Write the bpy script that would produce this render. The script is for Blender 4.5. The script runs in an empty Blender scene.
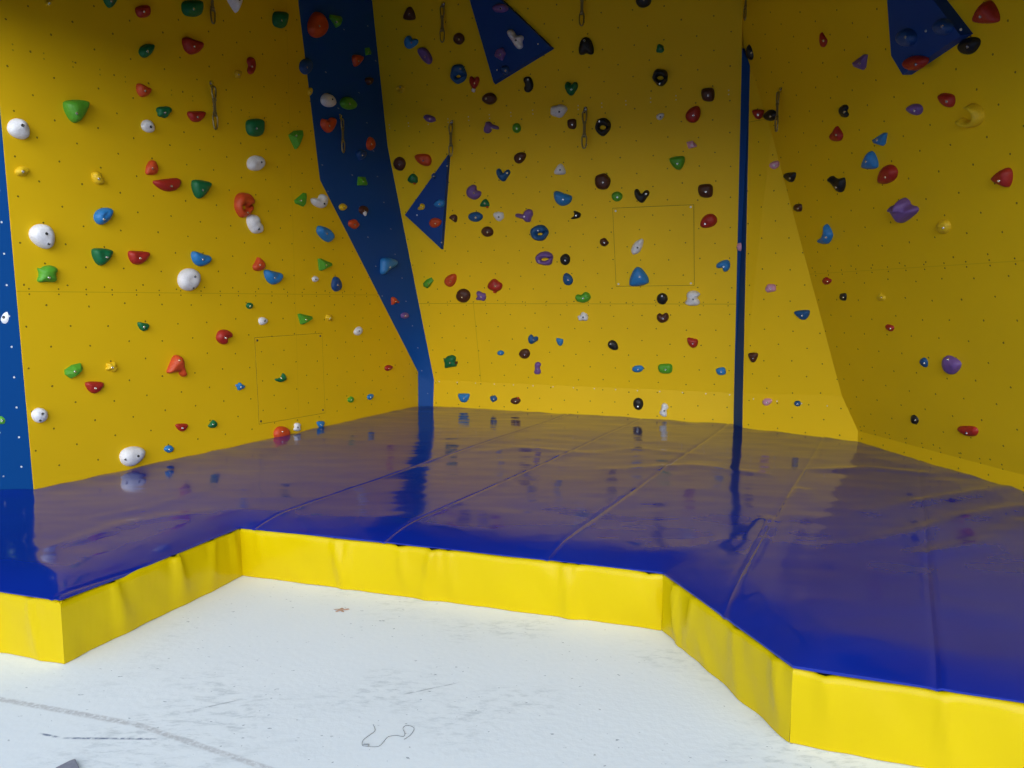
import bpy, bmesh, math, random
from mathutils import Vector, noise, Matrix

random.seed(7)
scene = bpy.context.scene
COL = scene.collection
V = Vector

# ------------------------------------------------------------------ camera
FPX = 770.0
PITCH = math.radians(6.2)
CAM = V((0, 0, 1.6))
MATZ = 0.305          # height of the mat at its rounded front edge
MATI = 0.338          # and further in
FW = V((0, math.cos(PITCH), -math.sin(PITCH)))
UP = V((0, math.sin(PITCH), math.cos(PITCH)))
RT = V((1, 0, 0))
cd = bpy.data.cameras.new('camera')
cam = bpy.data.objects.new('camera', cd)
COL.objects.link(cam)
cam.location = CAM
cam.rotation_euler = (math.radians(90) - PITCH, 0, 0)
cd.sensor_fit = 'HORIZONTAL'
cd.sensor_width = 36.0
cd.lens = FPX / 1024 * 36.0
cd.clip_start = 0.05
scene.camera = cam


def ray(x, y):
    return FW + RT * ((x - 512) / FPX) + UP * ((384 - y) / FPX)


def on_z(x, y, z):
    d = ray(x, y)
    return CAM + d * ((z - CAM.z) / d.z)


class Plane:
    """a flat face: origin o, horizontal axis t, up axis v, normal n (towards the room)"""
    def __init__(s, o, n, t=None):
        s.o = o.copy()
        s.n = n.normalized()
        if s.n.dot(CAM - o) < 0:
            s.n = -s.n
        s.t = (V((0, 0, 1)).cross(s.n)).normalized() if t is None else t
        s.v = s.n.cross(s.t).normalized()

    def hit(s, x, y, off=0.0):
        d = ray(x, y)
        return CAM + d * ((s.o + s.n * off - CAM).dot(s.n) / d.dot(s.n))

    def uv(s, p):
        return ((p - s.o).dot(s.t), (p - s.o).dot(s.v))

    def at(s, u, v, h=0.0):
        return s.o + s.t * u + s.v * v + s.n * h


def plane_line(a, b, lean):
    t = (b - a)
    t.z = 0
    t.normalize()
    n = V((t.y, -t.x, 0))
    th = math.radians(lean)
    up = V((0, 0, 1)) * math.cos(th) + n * math.sin(th)
    return Plane(a, t.cross(up))


def ext(p, q, z):
    """carry the line p->q on to height z"""
    d = q - p
    return p + d * ((z - p.z) / d.z)


# ------------------------------------------------------------------ materials
def new_mat(name):
    m = bpy.data.materials.new(name)
    m.use_nodes = True
    nt = m.node_tree
    return m, nt, nt.nodes['Principled BSDF']


class N:
    """tiny helper for node maths"""
    def __init__(s, nt):
        s.nt = nt

    def node(s, t, **k):
        n = s.nt.nodes.new(t)
        for a, b in k.items():
            setattr(n, a, b)
        return n

    def put(s, sock, v):
        if hasattr(v, 'links') or hasattr(v, 'is_linked'):
            s.nt.links.new(v, sock)
        else:
            sock.default_value = v

    def m(s, op, a, b=0.0, c=None):
        n = s.node('ShaderNodeMath', operation=op)
        s.put(n.inputs[0], a)
        s.put(n.inputs[1], b)
        if c is not None:
            s.put(n.inputs[2], c)
        return n.outputs[0]

    def mix(s, fac, a, b):
        n = s.node('ShaderNodeMix', data_type='RGBA')
        s.put(n.inputs[0], fac)
        for i, v in ((6, a), (7, b)):
            if isinstance(v, tuple):
                v = (*v, 1.0) if len(v) == 3 else v
            s.put(n.inputs[i], v)
        return n.outputs[2]

    def noise(s, vec, scale, detail=3.0, rough=0.5):
        n = s.node('ShaderNodeTexNoise')
        n.inputs['Scale'].default_value = scale
        n.inputs['Detail'].default_value = detail
        n.inputs['Roughness'].default_value = rough
        if vec is not None:
            s.nt.links.new(vec, n.inputs['Vector'])
        return n.outputs['Fac']

    def ramp(s, x, lo, hi):
        n = s.node('ShaderNodeMapRange')
        n.interpolation_type = 'SMOOTHSTEP'
        s.put(n.inputs['Value'], x)
        n.inputs['From Min'].default_value = lo
        n.inputs['From Max'].default_value = hi
        return n.outputs[0]

    def scaled(s, vec, sx, sy, sz, rot=0.0):
        n = s.node('ShaderNodeMapping')
        n.inputs['Scale'].default_value = (sx, sy, sz)
        n.inputs['Rotation'].default_value = (0, 0, rot)
        s.nt.links.new(vec, n.inputs['Vector'])
        return n.outputs[0]

    def bump(s, bsdf, height, strength, dist=0.01):
        n = s.node('ShaderNodeBump')
        n.inputs['Strength'].default_value = strength
        n.inputs['Distance'].default_value = dist
        s.nt.links.new(height, n.inputs['Height'])
        s.nt.links.new(n.outputs[0], bsdf.inputs['Normal'])


def plain(name, col, rough=0.5, bump=0.0, scale=60.0, metal=0.0, spec=0.5):
    m, nt, b = new_mat(name)
    b.inputs['Base Color'].default_value = (*col, 1)
    b.inputs['Roughness'].default_value = rough
    b.inputs['Metallic'].default_value = metal
    b.inputs['Specular IOR Level'].default_value = spec
    k = N(nt)
    tc = k.node('ShaderNodeTexCoord')
    nz = k.noise(tc.outputs['Object'], scale, 2.0)
    c = k.mix(k.ramp(nz, 0.3, 0.7), tuple(x * 0.92 for x in col), tuple(min(1, x * 1.06) for x in col))
    nt.links.new(c, b.inputs['Base Color'])
    if bump:
        k.bump(b, nz, bump)
    return m


def panel_mat(name, col, dots=(), seams=(), rough=0.55, spec=0.2):
    """painted plywood: bolt-hole pattern and screw rows laid out in metres on the panel"""
    m, nt, b = new_mat(name)
    k = N(nt)
    uvn = k.node('ShaderNodeUVMap', uv_map='panel')
    uv = uvn.outputs[0]
    sep = k.node('ShaderNodeSeparateXYZ')
    nt.links.new(uv, sep.inputs[0])
    ju = k.m('MULTIPLY', k.m('SUBTRACT', k.noise(uv, 2.3, 0), 0.5), 0.07)
    jv = k.m('MULTIPLY', k.m('SUBTRACT', k.noise(uv, 2.9, 0), 0.5), 0.07)
    u0 = sep.outputs[0]
    v0 = sep.outputs[1]
    uj = k.m('ADD', u0, ju)
    vj = k.m('ADD', v0, jv)
    wear = k.noise(uv, 0.9, 3)
    base = k.mix(k.ramp(wear, 0.3, 0.7), tuple(x * 0.965 for x in col), tuple(min(1, x * 1.02) for x in col))
    out = base

    def cell(x, o, p):
        f = k.m('FRACT', k.m('ADD', k.m('DIVIDE', k.m('SUBTRACT', x, o), p), 0.5))
        return k.m('MULTIPLY', k.m('SUBTRACT', f, 0.5), p)

    for d in dots:
        uu, vv = (uj, vj) if d.get('j', 1) else (u0, v0)
        du = cell(uu, d['u'], d['du']) if d.get('du') else k.m('SUBTRACT', uu, d['u'])
        dv = cell(vv, d['v'], d['dv']) if d.get('dv') else k.m('SUBTRACT', vv, d['v'])
        dist = k.m('SQRT', k.m('ADD', k.m('MULTIPLY', du, du), k.m('MULTIPLY', dv, dv)))
        mask = k.m('LESS_THAN', dist, d['r'])
        if 'vmin' in d:
            mask = k.m('MULTIPLY', mask, k.m('GREATER_THAN', v0, d['vmin']))
        if 'vmax' in d:
            mask = k.m('MULTIPLY', mask, k.m('LESS_THAN', v0, d['vmax']))
        out = k.mix(k.m('MULTIPLY', mask, d.get('a', 1.0)), out, d['c'])
    for sm in seams:
        x = u0 if sm['ax'] == 'u' else v0
        y = v0 if sm['ax'] == 'u' else u0
        mask = k.m('LESS_THAN', k.m('ABSOLUTE', k.m('SUBTRACT', x, sm['at'])), sm.get('w', 0.003))
        if 'lo' in sm:
            mask = k.m('MULTIPLY', mask, k.m('GREATER_THAN', y, sm['lo']))
        if 'hi' in sm:
            mask = k.m('MULTIPLY', mask, k.m('LESS_THAN', y, sm['hi']))
        out = k.mix(k.m('MULTIPLY', mask, sm.get('a', 0.55)), out, tuple(x * 0.3 for x in col))
    nt.links.new(out, b.inputs['Base Color'])
    b.inputs['Roughness'].default_value = rough
    b.inputs['Specular IOR Level'].default_value = spec
    k.bump(b, k.noise(uv, 140, 2), 0.06, 0.004)
    return m


YEL = (0.82, 0.515, 0.006)
BLU = (0.003, 0.062, 0.29)
HOLE = (0.03, 0.018, 0.012)
SCREW = (0.75, 0.74, 0.7)


def lattice(u, v, du, dv, r=0.0068, **k):
    k.setdefault('a', 0.8)
    return [dict(u=u, v=v, du=du, dv=dv, r=r, c=HOLE, **k),
            dict(u=u + du / 2, v=v + dv / 2, du=du, dv=dv, r=r, c=HOLE, **k)]


def pair(v, du, u=0.05, gap=0.035, r=0.006, c=HOLE, a=0.8):
    return [dict(u=u, v=v - gap / 2, du=du, r=r, c=c, j=0, a=a), dict(u=u, v=v + gap / 2, du=du, r=r, c=c, j=0, a=a)]


M_WALL_L = panel_mat('yellow_panel_left', YEL,
                     lattice(0.165, 0.95, 0.296, 0.275) + pair(1.32, 0.2) + pair(2.86, 0.2, a=0.4),
                     [dict(ax='v', at=1.32, a=0.3), dict(ax='u', at=2.55, a=0.15)])
M_WALL_M = panel_mat('yellow_panel_middle', YEL,
                     lattice(2.54, 0.52, 0.295, 0.289) + pair(0.93, 0.24, a=0.6) + pair(2.9, 0.24, c=SCREW, a=0.6),
                     [dict(ax='v', at=0.93), dict(ax='u', at=0.62, hi=0.93, a=0.4)])
M_KICK = panel_mat('yellow_kick_board', YEL,
                   lattice(0.2, 0.16, 0.295, 0.25) + [dict(u=0.1, v=0.3, du=0.24, r=0.006, c=SCREW, j=0)], [])
M_WALL_P = panel_mat('yellow_panel_narrow', YEL, lattice(0.1, 0.2, 0.27, 0.289), [dict(ax='v', at=2.55, lo=0, hi=0.3)])
M_WALL_R = panel_mat('yellow_panel_right', YEL,
                     lattice(0.25, 0.2, 0.29, 0.289) + pair(0.03, 0.2, a=0.9) + pair(1.45, 0.2, a=0.9),
                     [dict(ax='v', at=1.45, a=0.2)])
M_BLUE = panel_mat('blue_panel', BLU, [dict(u=0.12, v=0.1, du=0.42, dv=0.31, r=0.006, c=SCREW, a=0.35),
                                       dict(u=0.33, v=0.23, du=0.42, dv=0.27, r=0.006, c=SCREW, a=0.25)], [])
M_BLUE_END_SHADED = panel_mat('blue_panel_end', (0.002, 0.042, 0.17), [dict(u=-0.075, v=0.16, dv=0.2, r=0.0065, c=SCREW, j=0, a=0.6),
                                               dict(u=-0.2, v=0.1, du=0.3, dv=0.29, r=0.006, c=SCREW, a=0.3)], [], rough=0.8, spec=0.05)  # the panels' blue, darkened in the colour itself to stand in for shade
M_BLUE_SHADED = panel_mat('navy_panel', (0.004, 0.050, 0.21), [], [], spec=0.1)  # same blue paint, with the shade of the step put into its colour
M_VOL = panel_mat('blue_volume', (0.008, 0.05, 0.24), [], [])
M_STEEL = plain('steel', (0.80, 0.80, 0.81), 0.22, metal=1.0)
M_ZINC = plain('dull_zinc', (0.36, 0.30, 0.16), 0.4, metal=1.0)
M_DARKBOLT = plain('dark_bolt', (0.05, 0.05, 0.055), 0.4, metal=0.6)
M_SLING = plain('webbing_sling', (0.20, 0.15, 0.05), 0.8)
M_SCREW = plain('screw_head', (0.72, 0.71, 0.68), 0.4, metal=0.3)

HCOL = {
    'W': ('white', (0.74, 0.73, 0.76)), 'G': ('lime green', (0.085, 0.33, 0.022)), 'D': ('dark green', (0.004, 0.135, 0.045)),
    'R': ('red', (0.38, 0.022, 0.014)), 'O': ('orange-red', (0.56, 0.066, 0.014)), 'B': ('blue', (0.022, 0.19, 0.50)),
    'V': ('navy blue', (0.010, 0.082, 0.24)), 'Y': ('yellow', (0.76, 0.49, 0.012)), 'P': ('purple', (0.17, 0.085, 0.29)),
    'K': ('black', (0.012, 0.012, 0.014)), 'N': ('brown', (0.075, 0.022, 0.012)), 'I': ('pink', (0.62, 0.30, 0.42)),
    'X': ('dark blue', (0.010, 0.06, 0.22)),
}
HM = {}
for c, (nm, rgb) in HCOL.items():
    HM[c] = plain('hold_' + nm.replace(' ', '_').replace('-', '_'), rgb, 0.48, 0.25, 90.0, spec=0.4)


# ------------------------------------------------------------------ object helpers
def link(name, bm, mats, parent=None, smooth=False, recalc=True):
    if recalc:
        bmesh.ops.recalc_face_normals(bm, faces=bm.faces)
    me = bpy.data.meshes.new(name)
    bm.to_mesh(me)
    bm.free()
    for m in (mats if isinstance(mats, (list, tuple)) else [mats]):
        me.materials.append(m)
    if smooth:
        for p in me.polygons:
            p.use_smooth = True
    o = bpy.data.objects.new(name, me)
    COL.objects.link(o)
    if parent:
        o.parent = parent
    return o


def structure(o):
    o['kind'] = 'structure'
    return o


def tag(o, label, cat, group=None):
    o['label'] = label
    o['category'] = cat
    if group:
        o['group'] = group
    return o


def empty(name, loc):
    o = bpy.data.objects.new(name, None)
    o.empty_display_size = 0.1
    COL.objects.link(o)
    o.location = loc
    return o


def prism(bm, pts, back):
    """closed slab: front polygon pts, pushed along vector back"""
    f = [bm.verts.new(p) for p in pts]
    b = [bm.verts.new(p + back) for p in pts]
    bm.faces.new(f)
    bm.faces.new(list(reversed(b)))
    n = len(pts)
    for i in range(n):
        bm.faces.new((f[i], b[i], b[(i + 1) % n], f[(i + 1) % n]))


def slab(name, pts, pl, mat, thick=0.03):
    bm = bmesh.new()
    prism(bm, pts, -pl.n * thick)
    bmesh.ops.recalc_face_normals(bm, faces=bm.faces)
    uvl = bm.loops.layers.uv.new('panel')
    for f in bm.faces:
        for l in f.loops:
            l[uvl].uv = pl.uv(l.vert.co)
    return link(name, bm, mat, recalc=False)


def box(bm, lo, hi):
    r = bmesh.ops.create_cube(bm, size=1.0)
    for v in r['verts']:
        v.co = V([lo[i] + (v.co[i] + 0.5) * (hi[i] - lo[i]) for i in range(3)])
    return r['verts']


# ------------------------------------------------------------------ wall geometry
TOP = 7.0
L0, L1 = on_z(35, 490, MATI), on_z(418, 406, MATI)
M0, M1 = on_z(432, 406, MATI), on_z(734, 424, MATI)
P0, P1 = on_z(743, 428, MATI), on_z(858, 442, MATI)
R1 = on_z(1024, 492, MATI)


def down(p):
    return V((p.x, p.y, 0))


PL = plane_line(L0, L1, 0)                      # long side wall
PE = Plane(L0, V((0, -1, 0)))                   # blue end panel beside it
PK = plane_line(M0, M1, 0)                      # kick board of the middle wall
k0, k1 = PK.hit(434, 380), PK.hit(734, 393)
PM = plane_line(k0, k1, 12)                     # overhanging middle wall
PPK = plane_line(P0, P1, 0)                     # kick board of the narrow panel
q0, q1, q2 = PPK.hit(743, 393), PPK.hit(842, 396), PPK.hit(858, 431)
PRK = plane_line(P1, R1, 0)                     # kick board of the right wall
r1 = PRK.hit(1023, 475)
mr = PM.hit(742, 20)
PR = Plane(q2, (r1 - q2).cross(mr - q2))        # overhanging right wall
pa = PR.hit(771, 131)
PP = Plane(q0, (q1 - q0).cross(pa - q0))        # narrow panel

# left wall
le = [PL.hit(418, 372), PL.hit(320, 180), PL.hit(298, 0)]
l_top = ext(le[1], le[2], TOP)
lw0 = PL.hit(0, 95)
lw_top = ext(L0, lw0, TOP)
structure(slab('wall_left', [down(L0), down(L1), le[0], le[1], l_top, lw_top], PL, M_WALL_L))
# blue end panel
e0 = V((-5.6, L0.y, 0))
structure(slab('trim_1', [e0, down(L0) + V((-0.004, 0, 0)), lw_top + V((-0.004, 0, 0)), V((-5.6, L0.y, TOP))], PE, M_BLUE_END_SHADED))
# middle wall with its kick board
mk = PM.hit(387.5, 146)
m_tl = ext(mk, PM.hit(372, 0), TOP)
mtip = PM.hit(742, 48)
m_tr = ext(mtip, PM.hit(742, 20), TOP)
k0e = PK.hit(432, 380)
structure(slab('wall_back', [k0, k1, mtip, m_tr, m_tl, mk], PM, M_WALL_M))
structure(slab('wall_kick_back', [down(M0), down(M1), k1, k0], PK, M_KICK))
# blue corner strip between the left and middle walls: a folded board
rows_l = [down(L1), le[0], le[1], l_top]
rows_r = [down(M0), k0, mk, m_tl]
bkv = V((-0.35, 0.9, 0)).normalized() * 0.04
SEG, ACR = 10, 4
strip_tris = []
bm = bmesh.new()
uvl = bm.loops.layers.uv.new('panel')
lay = []
for depth in (V(), bkv):
    g_ = []
    for i in range(3):
        for q in range(SEG + (1 if i == 2 else 0)):
            f = q / SEG
            a, b_ = rows_l[i].lerp(rows_l[i + 1], f), rows_r[i].lerp(rows_r[i + 1], f)
            g_.append([bm.verts.new(a.lerp(b_, e / ACR) + depth) for e in range(ACR + 1)])
    lay.append(g_)
    for r0, r1_ in zip(g_[:-1], g_[1:]):
        for e in range(ACR):
            bm.faces.new((r0[e], r0[e + 1], r1_[e + 1], r1_[e]))
            if depth.length == 0:
                c4 = [r0[e].co.copy(), r0[e + 1].co.copy(), r1_[e + 1].co.copy(), r1_[e].co.copy()]
                strip_tris += [(c4[0], c4[1], c4[2]), (c4[0], c4[2], c4[3])]
for i in range(len(lay[0]) - 1):
    for e in (0, ACR):
        bm.faces.new((lay[0][i][e], lay[0][i + 1][e], lay[1][i + 1][e], lay[1][i][e]))
bmesh.ops.recalc_face_normals(bm, faces=bm.faces)
for f in bm.faces:
    for l in f.loops:
        p = l.vert.co
        l[uvl].uv = (p.x + 0.5 * p.z * 0.35, p.z)
st = structure(link('trim_2', bm, M_BLUE, recalc=False, smooth=True))
st.data.set_sharp_from_angle(angle=math.radians(40))
PS0 = Plane(rows_r[1], (rows_r[2] - rows_r[1]).cross(rows_l[2] - rows_r[1]))


def strip_plane(x, y):
    """the face of the strip under a pixel"""
    from mathutils.geometry import intersect_ray_tri
    for a, b_, c in strip_tris:
        h = intersect_ray_tri(a, b_, c, ray(x, y), CAM, True)
        if h:
            return Plane(h, (b_ - a).cross(c - a))
    best = min(strip_tris, key=lambda t3: ((sum(t3, V()) / 3 - CAM).normalized() - ray(x, y).normalized()).length)
    return Plane(best[0], (best[1] - best[0]).cross(best[2] - best[0]))


# blue reveal where the narrow panel steps forward
ptip = PR.hit(750, 66)
rv = [down(M1), down(P0), q0, ptip, mtip, k1]
bm = bmesh.new()
vs = [bm.verts.new(p) for p in rv]
bm.faces.new((vs[0], vs[1], vs[2], vs[5]))
bm.faces.new((vs[5], vs[2], vs[3], vs[4]))
geo = bmesh.ops.extrude_face_region(bm, geom=list(bm.faces))
bmesh.ops.translate(bm, verts=[v for v in geo['geom'] if isinstance(v, bmesh.types.BMVert)], vec=V((0.03, 0.02, 0)))
bmesh.ops.recalc_face_normals(bm, faces=bm.faces)
uvl = bm.loops.layers.uv.new('panel')
for f in bm.faces:
    for l in f.loops:
        l[uvl].uv = (l.vert.co.y, l.vert.co.z)
structure(link('trim_3', bm, M_BLUE_SHADED, recalc=False))
PV = Plane(rv[0], (rv[1] - rv[0]).cross(rv[3] - rv[0]))
# narrow panel and its kick board
structure(slab('wall_narrow', [q0, q1, pa, ptip], PP, M_WALL_P))
structure(slab('wall_kick_narrow', [down(P0), down(P1), q2, q1, q0], PPK, M_KICK))
# right wall
rdir = (R1 - P1).normalized()
rend_b = P1 + rdir * 4.6
rk_end = r1 + (r1 - q2) * ((rend_b.y - r1.y) / (r1 - q2).y)
r_tl = ext(PR.hit(742, 48), PR.hit(742, 20), TOP)
r_slope = PR.v
rt_end = rk_end + r_slope * ((TOP - rk_end.z) / r_slope.z)
structure(slab('wall_right', [q2, rk_end, rt_end, r_tl, PR.hit(742, 48), ptip, pa, q1], PR, M_WALL_R))
structure(slab('wall_kick_right', [down(P1), down(rend_b), rk_end, q2], PRK, M_KICK))

# ------------------------------------------------------------------ building shell (roof over the walls, open front)
M_SHELL = plain('grey_render', (0.13, 0.125, 0.12), 0.9, 0.2, 12)
M_CEIL = plain('ceiling_paint', (0.10, 0.095, 0.09), 0.9)
FRONT = 4.35
LINTEL = 3.47


def shell(name, lo, hi, mat=M_SHELL):
    bm = bmesh.new()
    box(bm, lo, hi)
    return structure(link(name, bm, mat))


# the front of the building runs askew to the walls, its open side towards the camera
def front_y(x):
    return 4.55 - 0.40 * (x + 3.3)


def shell_prism(name, pts, z0, z1, mat=M_SHELL):
    bm = bmesh.new()
    prism(bm, [V((x, y, z1)) for x, y in pts], V((0, 0, z0 - z1)))
    return structure(link(name, bm, mat))


XL, XR = -7.2, 6.4
shell_prism('ceiling', [(XL, front_y(XL)), (XR, front_y(XR)), (XR, 11.2), (XL, 11.2)], TOP, TOP + 0.2, M_CEIL)
shell('wall_outer_back', (XL, 11.0, 0), (XR, 11.2, TOP))
shell('wall_outer_left', (XL, front_y(XL), 0), (XL + 0.2, 11.0, TOP))
shell('wall_outer_right', (XR - 0.2, front_y(XR), 0), (XR, 11.0, TOP))
bm = bmesh.new()                                     # lintel, a little lower towards the far side of the opening
lv = []
for x, dz in ((XL, 0.35), (XR, -1.05)):
    for dy in (-0.2, 0.0):
        for z in (LINTEL + dz, TOP + 0.2):
            lv.append(bm.verts.new((x, front_y(x) + dy, z)))
for f in ((0, 1, 5, 4), (2, 3, 7, 6), (0, 1, 3, 2), (4, 5, 7, 6), (0, 2, 6, 4), (1, 3, 7, 5)):
    bm.faces.new([lv[i] for i in f])
structure(link('wall_front', bm, M_SHELL))

# ------------------------------------------------------------------ floor: white painted concrete
m, nt, b = new_mat('white_painted_concrete')
k = N(nt)
tc = k.node('ShaderNodeTexCoord')
ob = tc.outputs['Object']
sep = k.node('ShaderNodeSeparateXYZ')
nt.links.new(ob, sep.inputs[0])
X, Y = sep.outputs[0], sep.outputs[1]
col = k.mix(k.ramp(k.noise(ob, 0.8, 4), 0.3, 0.7), (0.76, 0.775, 0.79), (0.80, 0.81, 0.82))
# soft grey scuffed patches
patch = k.m('MULTIPLY', k.ramp(k.noise(ob, 1.3, 2), 0.47, 0.62), k.ramp(k.noise(k.scaled(ob, 1, 2.6, 1, 0.5), 11, 6, 0.75), 0.46, 0.66))
col = k.mix(k.m('MULTIPLY', patch, 0.42), col, (0.33, 0.36, 0.38))
# little dark chips
chips = k.m('MULTIPLY', k.ramp(k.noise(k.scaled(ob, 1, 1.9, 1, 0.3), 26, 2, 0.6), 0.70, 0.715), k.ramp(k.noise(ob, 2.2, 1), 0.38, 0.5))
col = k.mix(k.m('MULTIPLY', chips, 0.7), col, (0.20, 0.21, 0.25))


def stroke(col, a, b_, width, colr, amount, nscale=30, wob=0.02):
    """a worn line on the floor from a to b"""
    d = (b_ - a)
    ln = math.hypot(d.x, d.y)
    ux, uy = d.x / ln, d.y / ln
    wx = k.m('ADD', X, k.m('MULTIPLY', k.m('SUBTRACT', k.noise(ob, 3.0, 2), 0.5), wob))
    rx = k.m('SUBTRACT', wx, a.x)
    ry = k.m('SUBTRACT', Y, a.y)
    s = k.m('ADD', k.m('MULTIPLY', rx, ux), k.m('MULTIPLY', ry, uy))
    t = k.m('ABSOLUTE', k.m('SUBTRACT', k.m('MULTIPLY', rx, uy), k.m('MULTIPLY', ry, ux)))
    mask = k.m('SUBTRACT', 1.0, k.ramp(t, width * 0.3, width))
    mask = k.m('MULTIPLY', mask, k.m('MULTIPLY', k.ramp(s, 0.0, 0.04), k.m('SUBTRACT', 1.0, k.ramp(s, ln - 0.04, ln))))
    mask = k.m('MULTIPLY', mask, k.ramp(k.noise(ob, nscale, 4, 0.7), 0.30, 0.60))
    return k.mix(k.m('MULTIPLY', mask, amount), col, colr)


def g(x, y):
    return on_z(x, y, 0.0)


col = stroke(col, g(-40, 692), g(135, 724), 0.022, (0.36, 0.33, 0.33), 0.6, 55)
col = stroke(col, g(130, 722), g(290, 776), 0.020, (0.36, 0.33, 0.33), 0.55, 55)
col = stroke(col, g(36, 733), g(62, 738), 0.008, (0.12, 0.15, 0.24), 0.9, 45)
col = stroke(col, g(60, 738), g(160, 739), 0.008, (0.12, 0.15, 0.24), 0.95, 45)
col = stroke(col, g(190, 711), g(243, 699), 0.006, (0.3, 0.31, 0.34), 0.7)
col = stroke(col, g(400, 695), g(462, 682), 0.006, (0.3, 0.31, 0.34), 0.7)
nt.links.new(col, b.inputs['Base Color'])
b.inputs['Roughness'].default_value = 0.6
b.inputs['Specular IOR Level'].default_value = 0.3
k.bump(b, k.noise(ob, 35, 4), 0.12, 0.01)
M_FLOOR = m
shell('floor', (-9, 0.5, -0.1), (9, 11.2, 0.0), M_FLOOR)
M_ADDED_GROUND = plain('asphalt', (0.07, 0.07, 0.075), 0.9, 0.3, 40)  # unseen ground added dark to cut light bounced onto the upper walls
shell('ground', (-40, -40, -0.2), (40, 14, -0.1), M_ADDED_GROUND)

# ------------------------------------------------------------------ crash mat
front = [V((-5.6, 4.42, 0)), V((-1.978, 3.249, 0)), V((-1.577, 4.35, 0)), V((0.729, 3.601, 0)), V((1.009, 2.641, 0)), V((3.9, 1.556, 0))]
gap = 0.012


def inset(p, n):
    q = p + n * gap
    return V((q.x, q.y, 0))


nL = PL.n
back = [V((rend_b.x - 0.03, rend_b.y + 0.2, 0)), inset(P1, V((-1, -0.5, 0))), inset(P0, V((-0.2, -1, 0))), inset(M1, V((-0.2, -1, 0))),
        inset(M0, V((0.0, -1, 0))), inset(L1, V((0.3, -1, 0))), inset(L0, V((0.5, -1.2, 0))), V((-5.6, L0.y - 0.012, 0))]
outline = front + back
sdir = V((math.cos(math.radians(63.2)), math.sin(math.radians(63.2)), 0))
snrm = V((sdir.y, -sdir.x, 0))
seam_px = [((283, 512), (567, 414)), ((414, 520), (639, 420)), ((564, 540), (717, 431)), ((742, 573), (799, 478)), ((920, 498), (930, 550))]
seam_c = []
for a, c in seam_px:
    A, B = on_z(*a, MATI), on_z(*c, MATI)
    seam_c.append((A + B).dot(snrm) / 2)


def mat_px(*q):
    return [on_z(q[i], q[i + 1], MATI) for i in range(0, len(q), 2)]


# drag creases in the cover: polyline, height, width
CREASES = [(mat_px(868, 512, 930, 500, 1024, 486), 0.010, 0.07), (mat_px(845, 545, 900, 538, 960, 518, 1024, 508), 0.012, 0.08),
           (mat_px(925, 556, 980, 545, 1030, 522), 0.010, 0.07), (mat_px(735, 600, 752, 560, 770, 520), 0.009, 0.05),
           (mat_px(760, 612, 775, 570, 800, 490), 0.010, 0.05), (mat_px(560, 455, 640, 449, 700, 455), 0.006, 0.07),
           (mat_px(610, 470, 690, 466, 760, 474), 0.006, 0.08), (mat_px(820, 470, 870, 468, 930, 474), 0.008, 0.08),
           (mat_px(480, 452, 520, 448, 580, 452), 0.005, 0.07), (mat_px(640, 552, 690, 548, 730, 540), 0.006, 0.06),
           (mat_px(60, 545, 130, 522, 200, 512), 0.006, 0.06), (mat_px(100, 517, 150, 508, 200, 492), 0.005, 0.05)]


def seg_dist(p, a, b):
    d = b - a
    t = max(0.0, min(1.0, (p - a).dot(d) / d.length_squared))
    return (p - (a + d * t)).length


m, nt, b = new_mat('blue_vinyl')
k = N(nt)
tc = k.node('ShaderNodeTexCoord')
ob = tc.outputs['Object']
c = k.mix(k.ramp(k.noise(ob, 1.1, 3), 0.3, 0.7), (0.003, 0.014, 0.22), (0.004, 0.020, 0.26))
nt.links.new(c, b.inputs['Base Color'])
nt.links.new(k.m('ADD', 0.07, k.m('MULTIPLY', k.noise(ob, 2.5, 3), 0.07)), b.inputs['Roughness'])
b.inputs['Specular IOR Level'].default_value = 0.5
b.inputs['IOR'].default_value = 1.47
k.bump(b, k.noise(k.scaled(ob, 1.0, 2.2, 1, 0.4), 2.6, 1, 0.4), 0.10, 0.05)
M_VINYL = m

m, nt, b = new_mat('yellow_vinyl')
k = N(nt)
tc = k.node('ShaderNodeTexCoord')
ob = tc.outputs['Object']
c = k.mix(k.ramp(k.noise(ob, 1.5, 3), 0.3, 0.7), (0.545, 0.392, 0.0008), (0.575, 0.420, 0.0008))
nt.links.new(c, b.inputs['Base Color'])
b.inputs['Roughness'].default_value = 0.26
b.inputs['Specular IOR Level'].default_value = 0.16
k.bump(b, k.noise(k.scaled(ob, 1.6, 1.6, 0.5), 4.0, 3, 0.5), 0.18, 0.03)
M_SKIRT = m
M_CORE = plain('dark_foam', (0.012, 0.012, 0.016), 0.9)

mat_root = empty('crash_mat', (0, 5.2, 0))
tag(mat_root, 'large blue vinyl crash mat with yellow sides covering the ground below the climbing walls', 'crash mat')


def part(name, bm, mats, parent, smooth=True):
    for v in bm.verts:
        v.co -= parent.location
    return link(name, bm, mats, parent, smooth)


# blue cover: the outline cut into a fine grid, with seams and soft wrinkles
bm = bmesh.new()
bm.faces.new([bm.verts.new(p) for p in outline])
if bm.faces[:][0].normal.z < 0:
    bmesh.ops.reverse_faces(bm, faces=bm.faces)


def cut(nrm, cs):
    for cc in cs:
        bmesh.ops.bisect_plane(bm, geom=list(bm.verts) + list(bm.edges) + list(bm.faces), plane_co=nrm * cc, plane_no=nrm, dist=1e-5)


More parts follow.
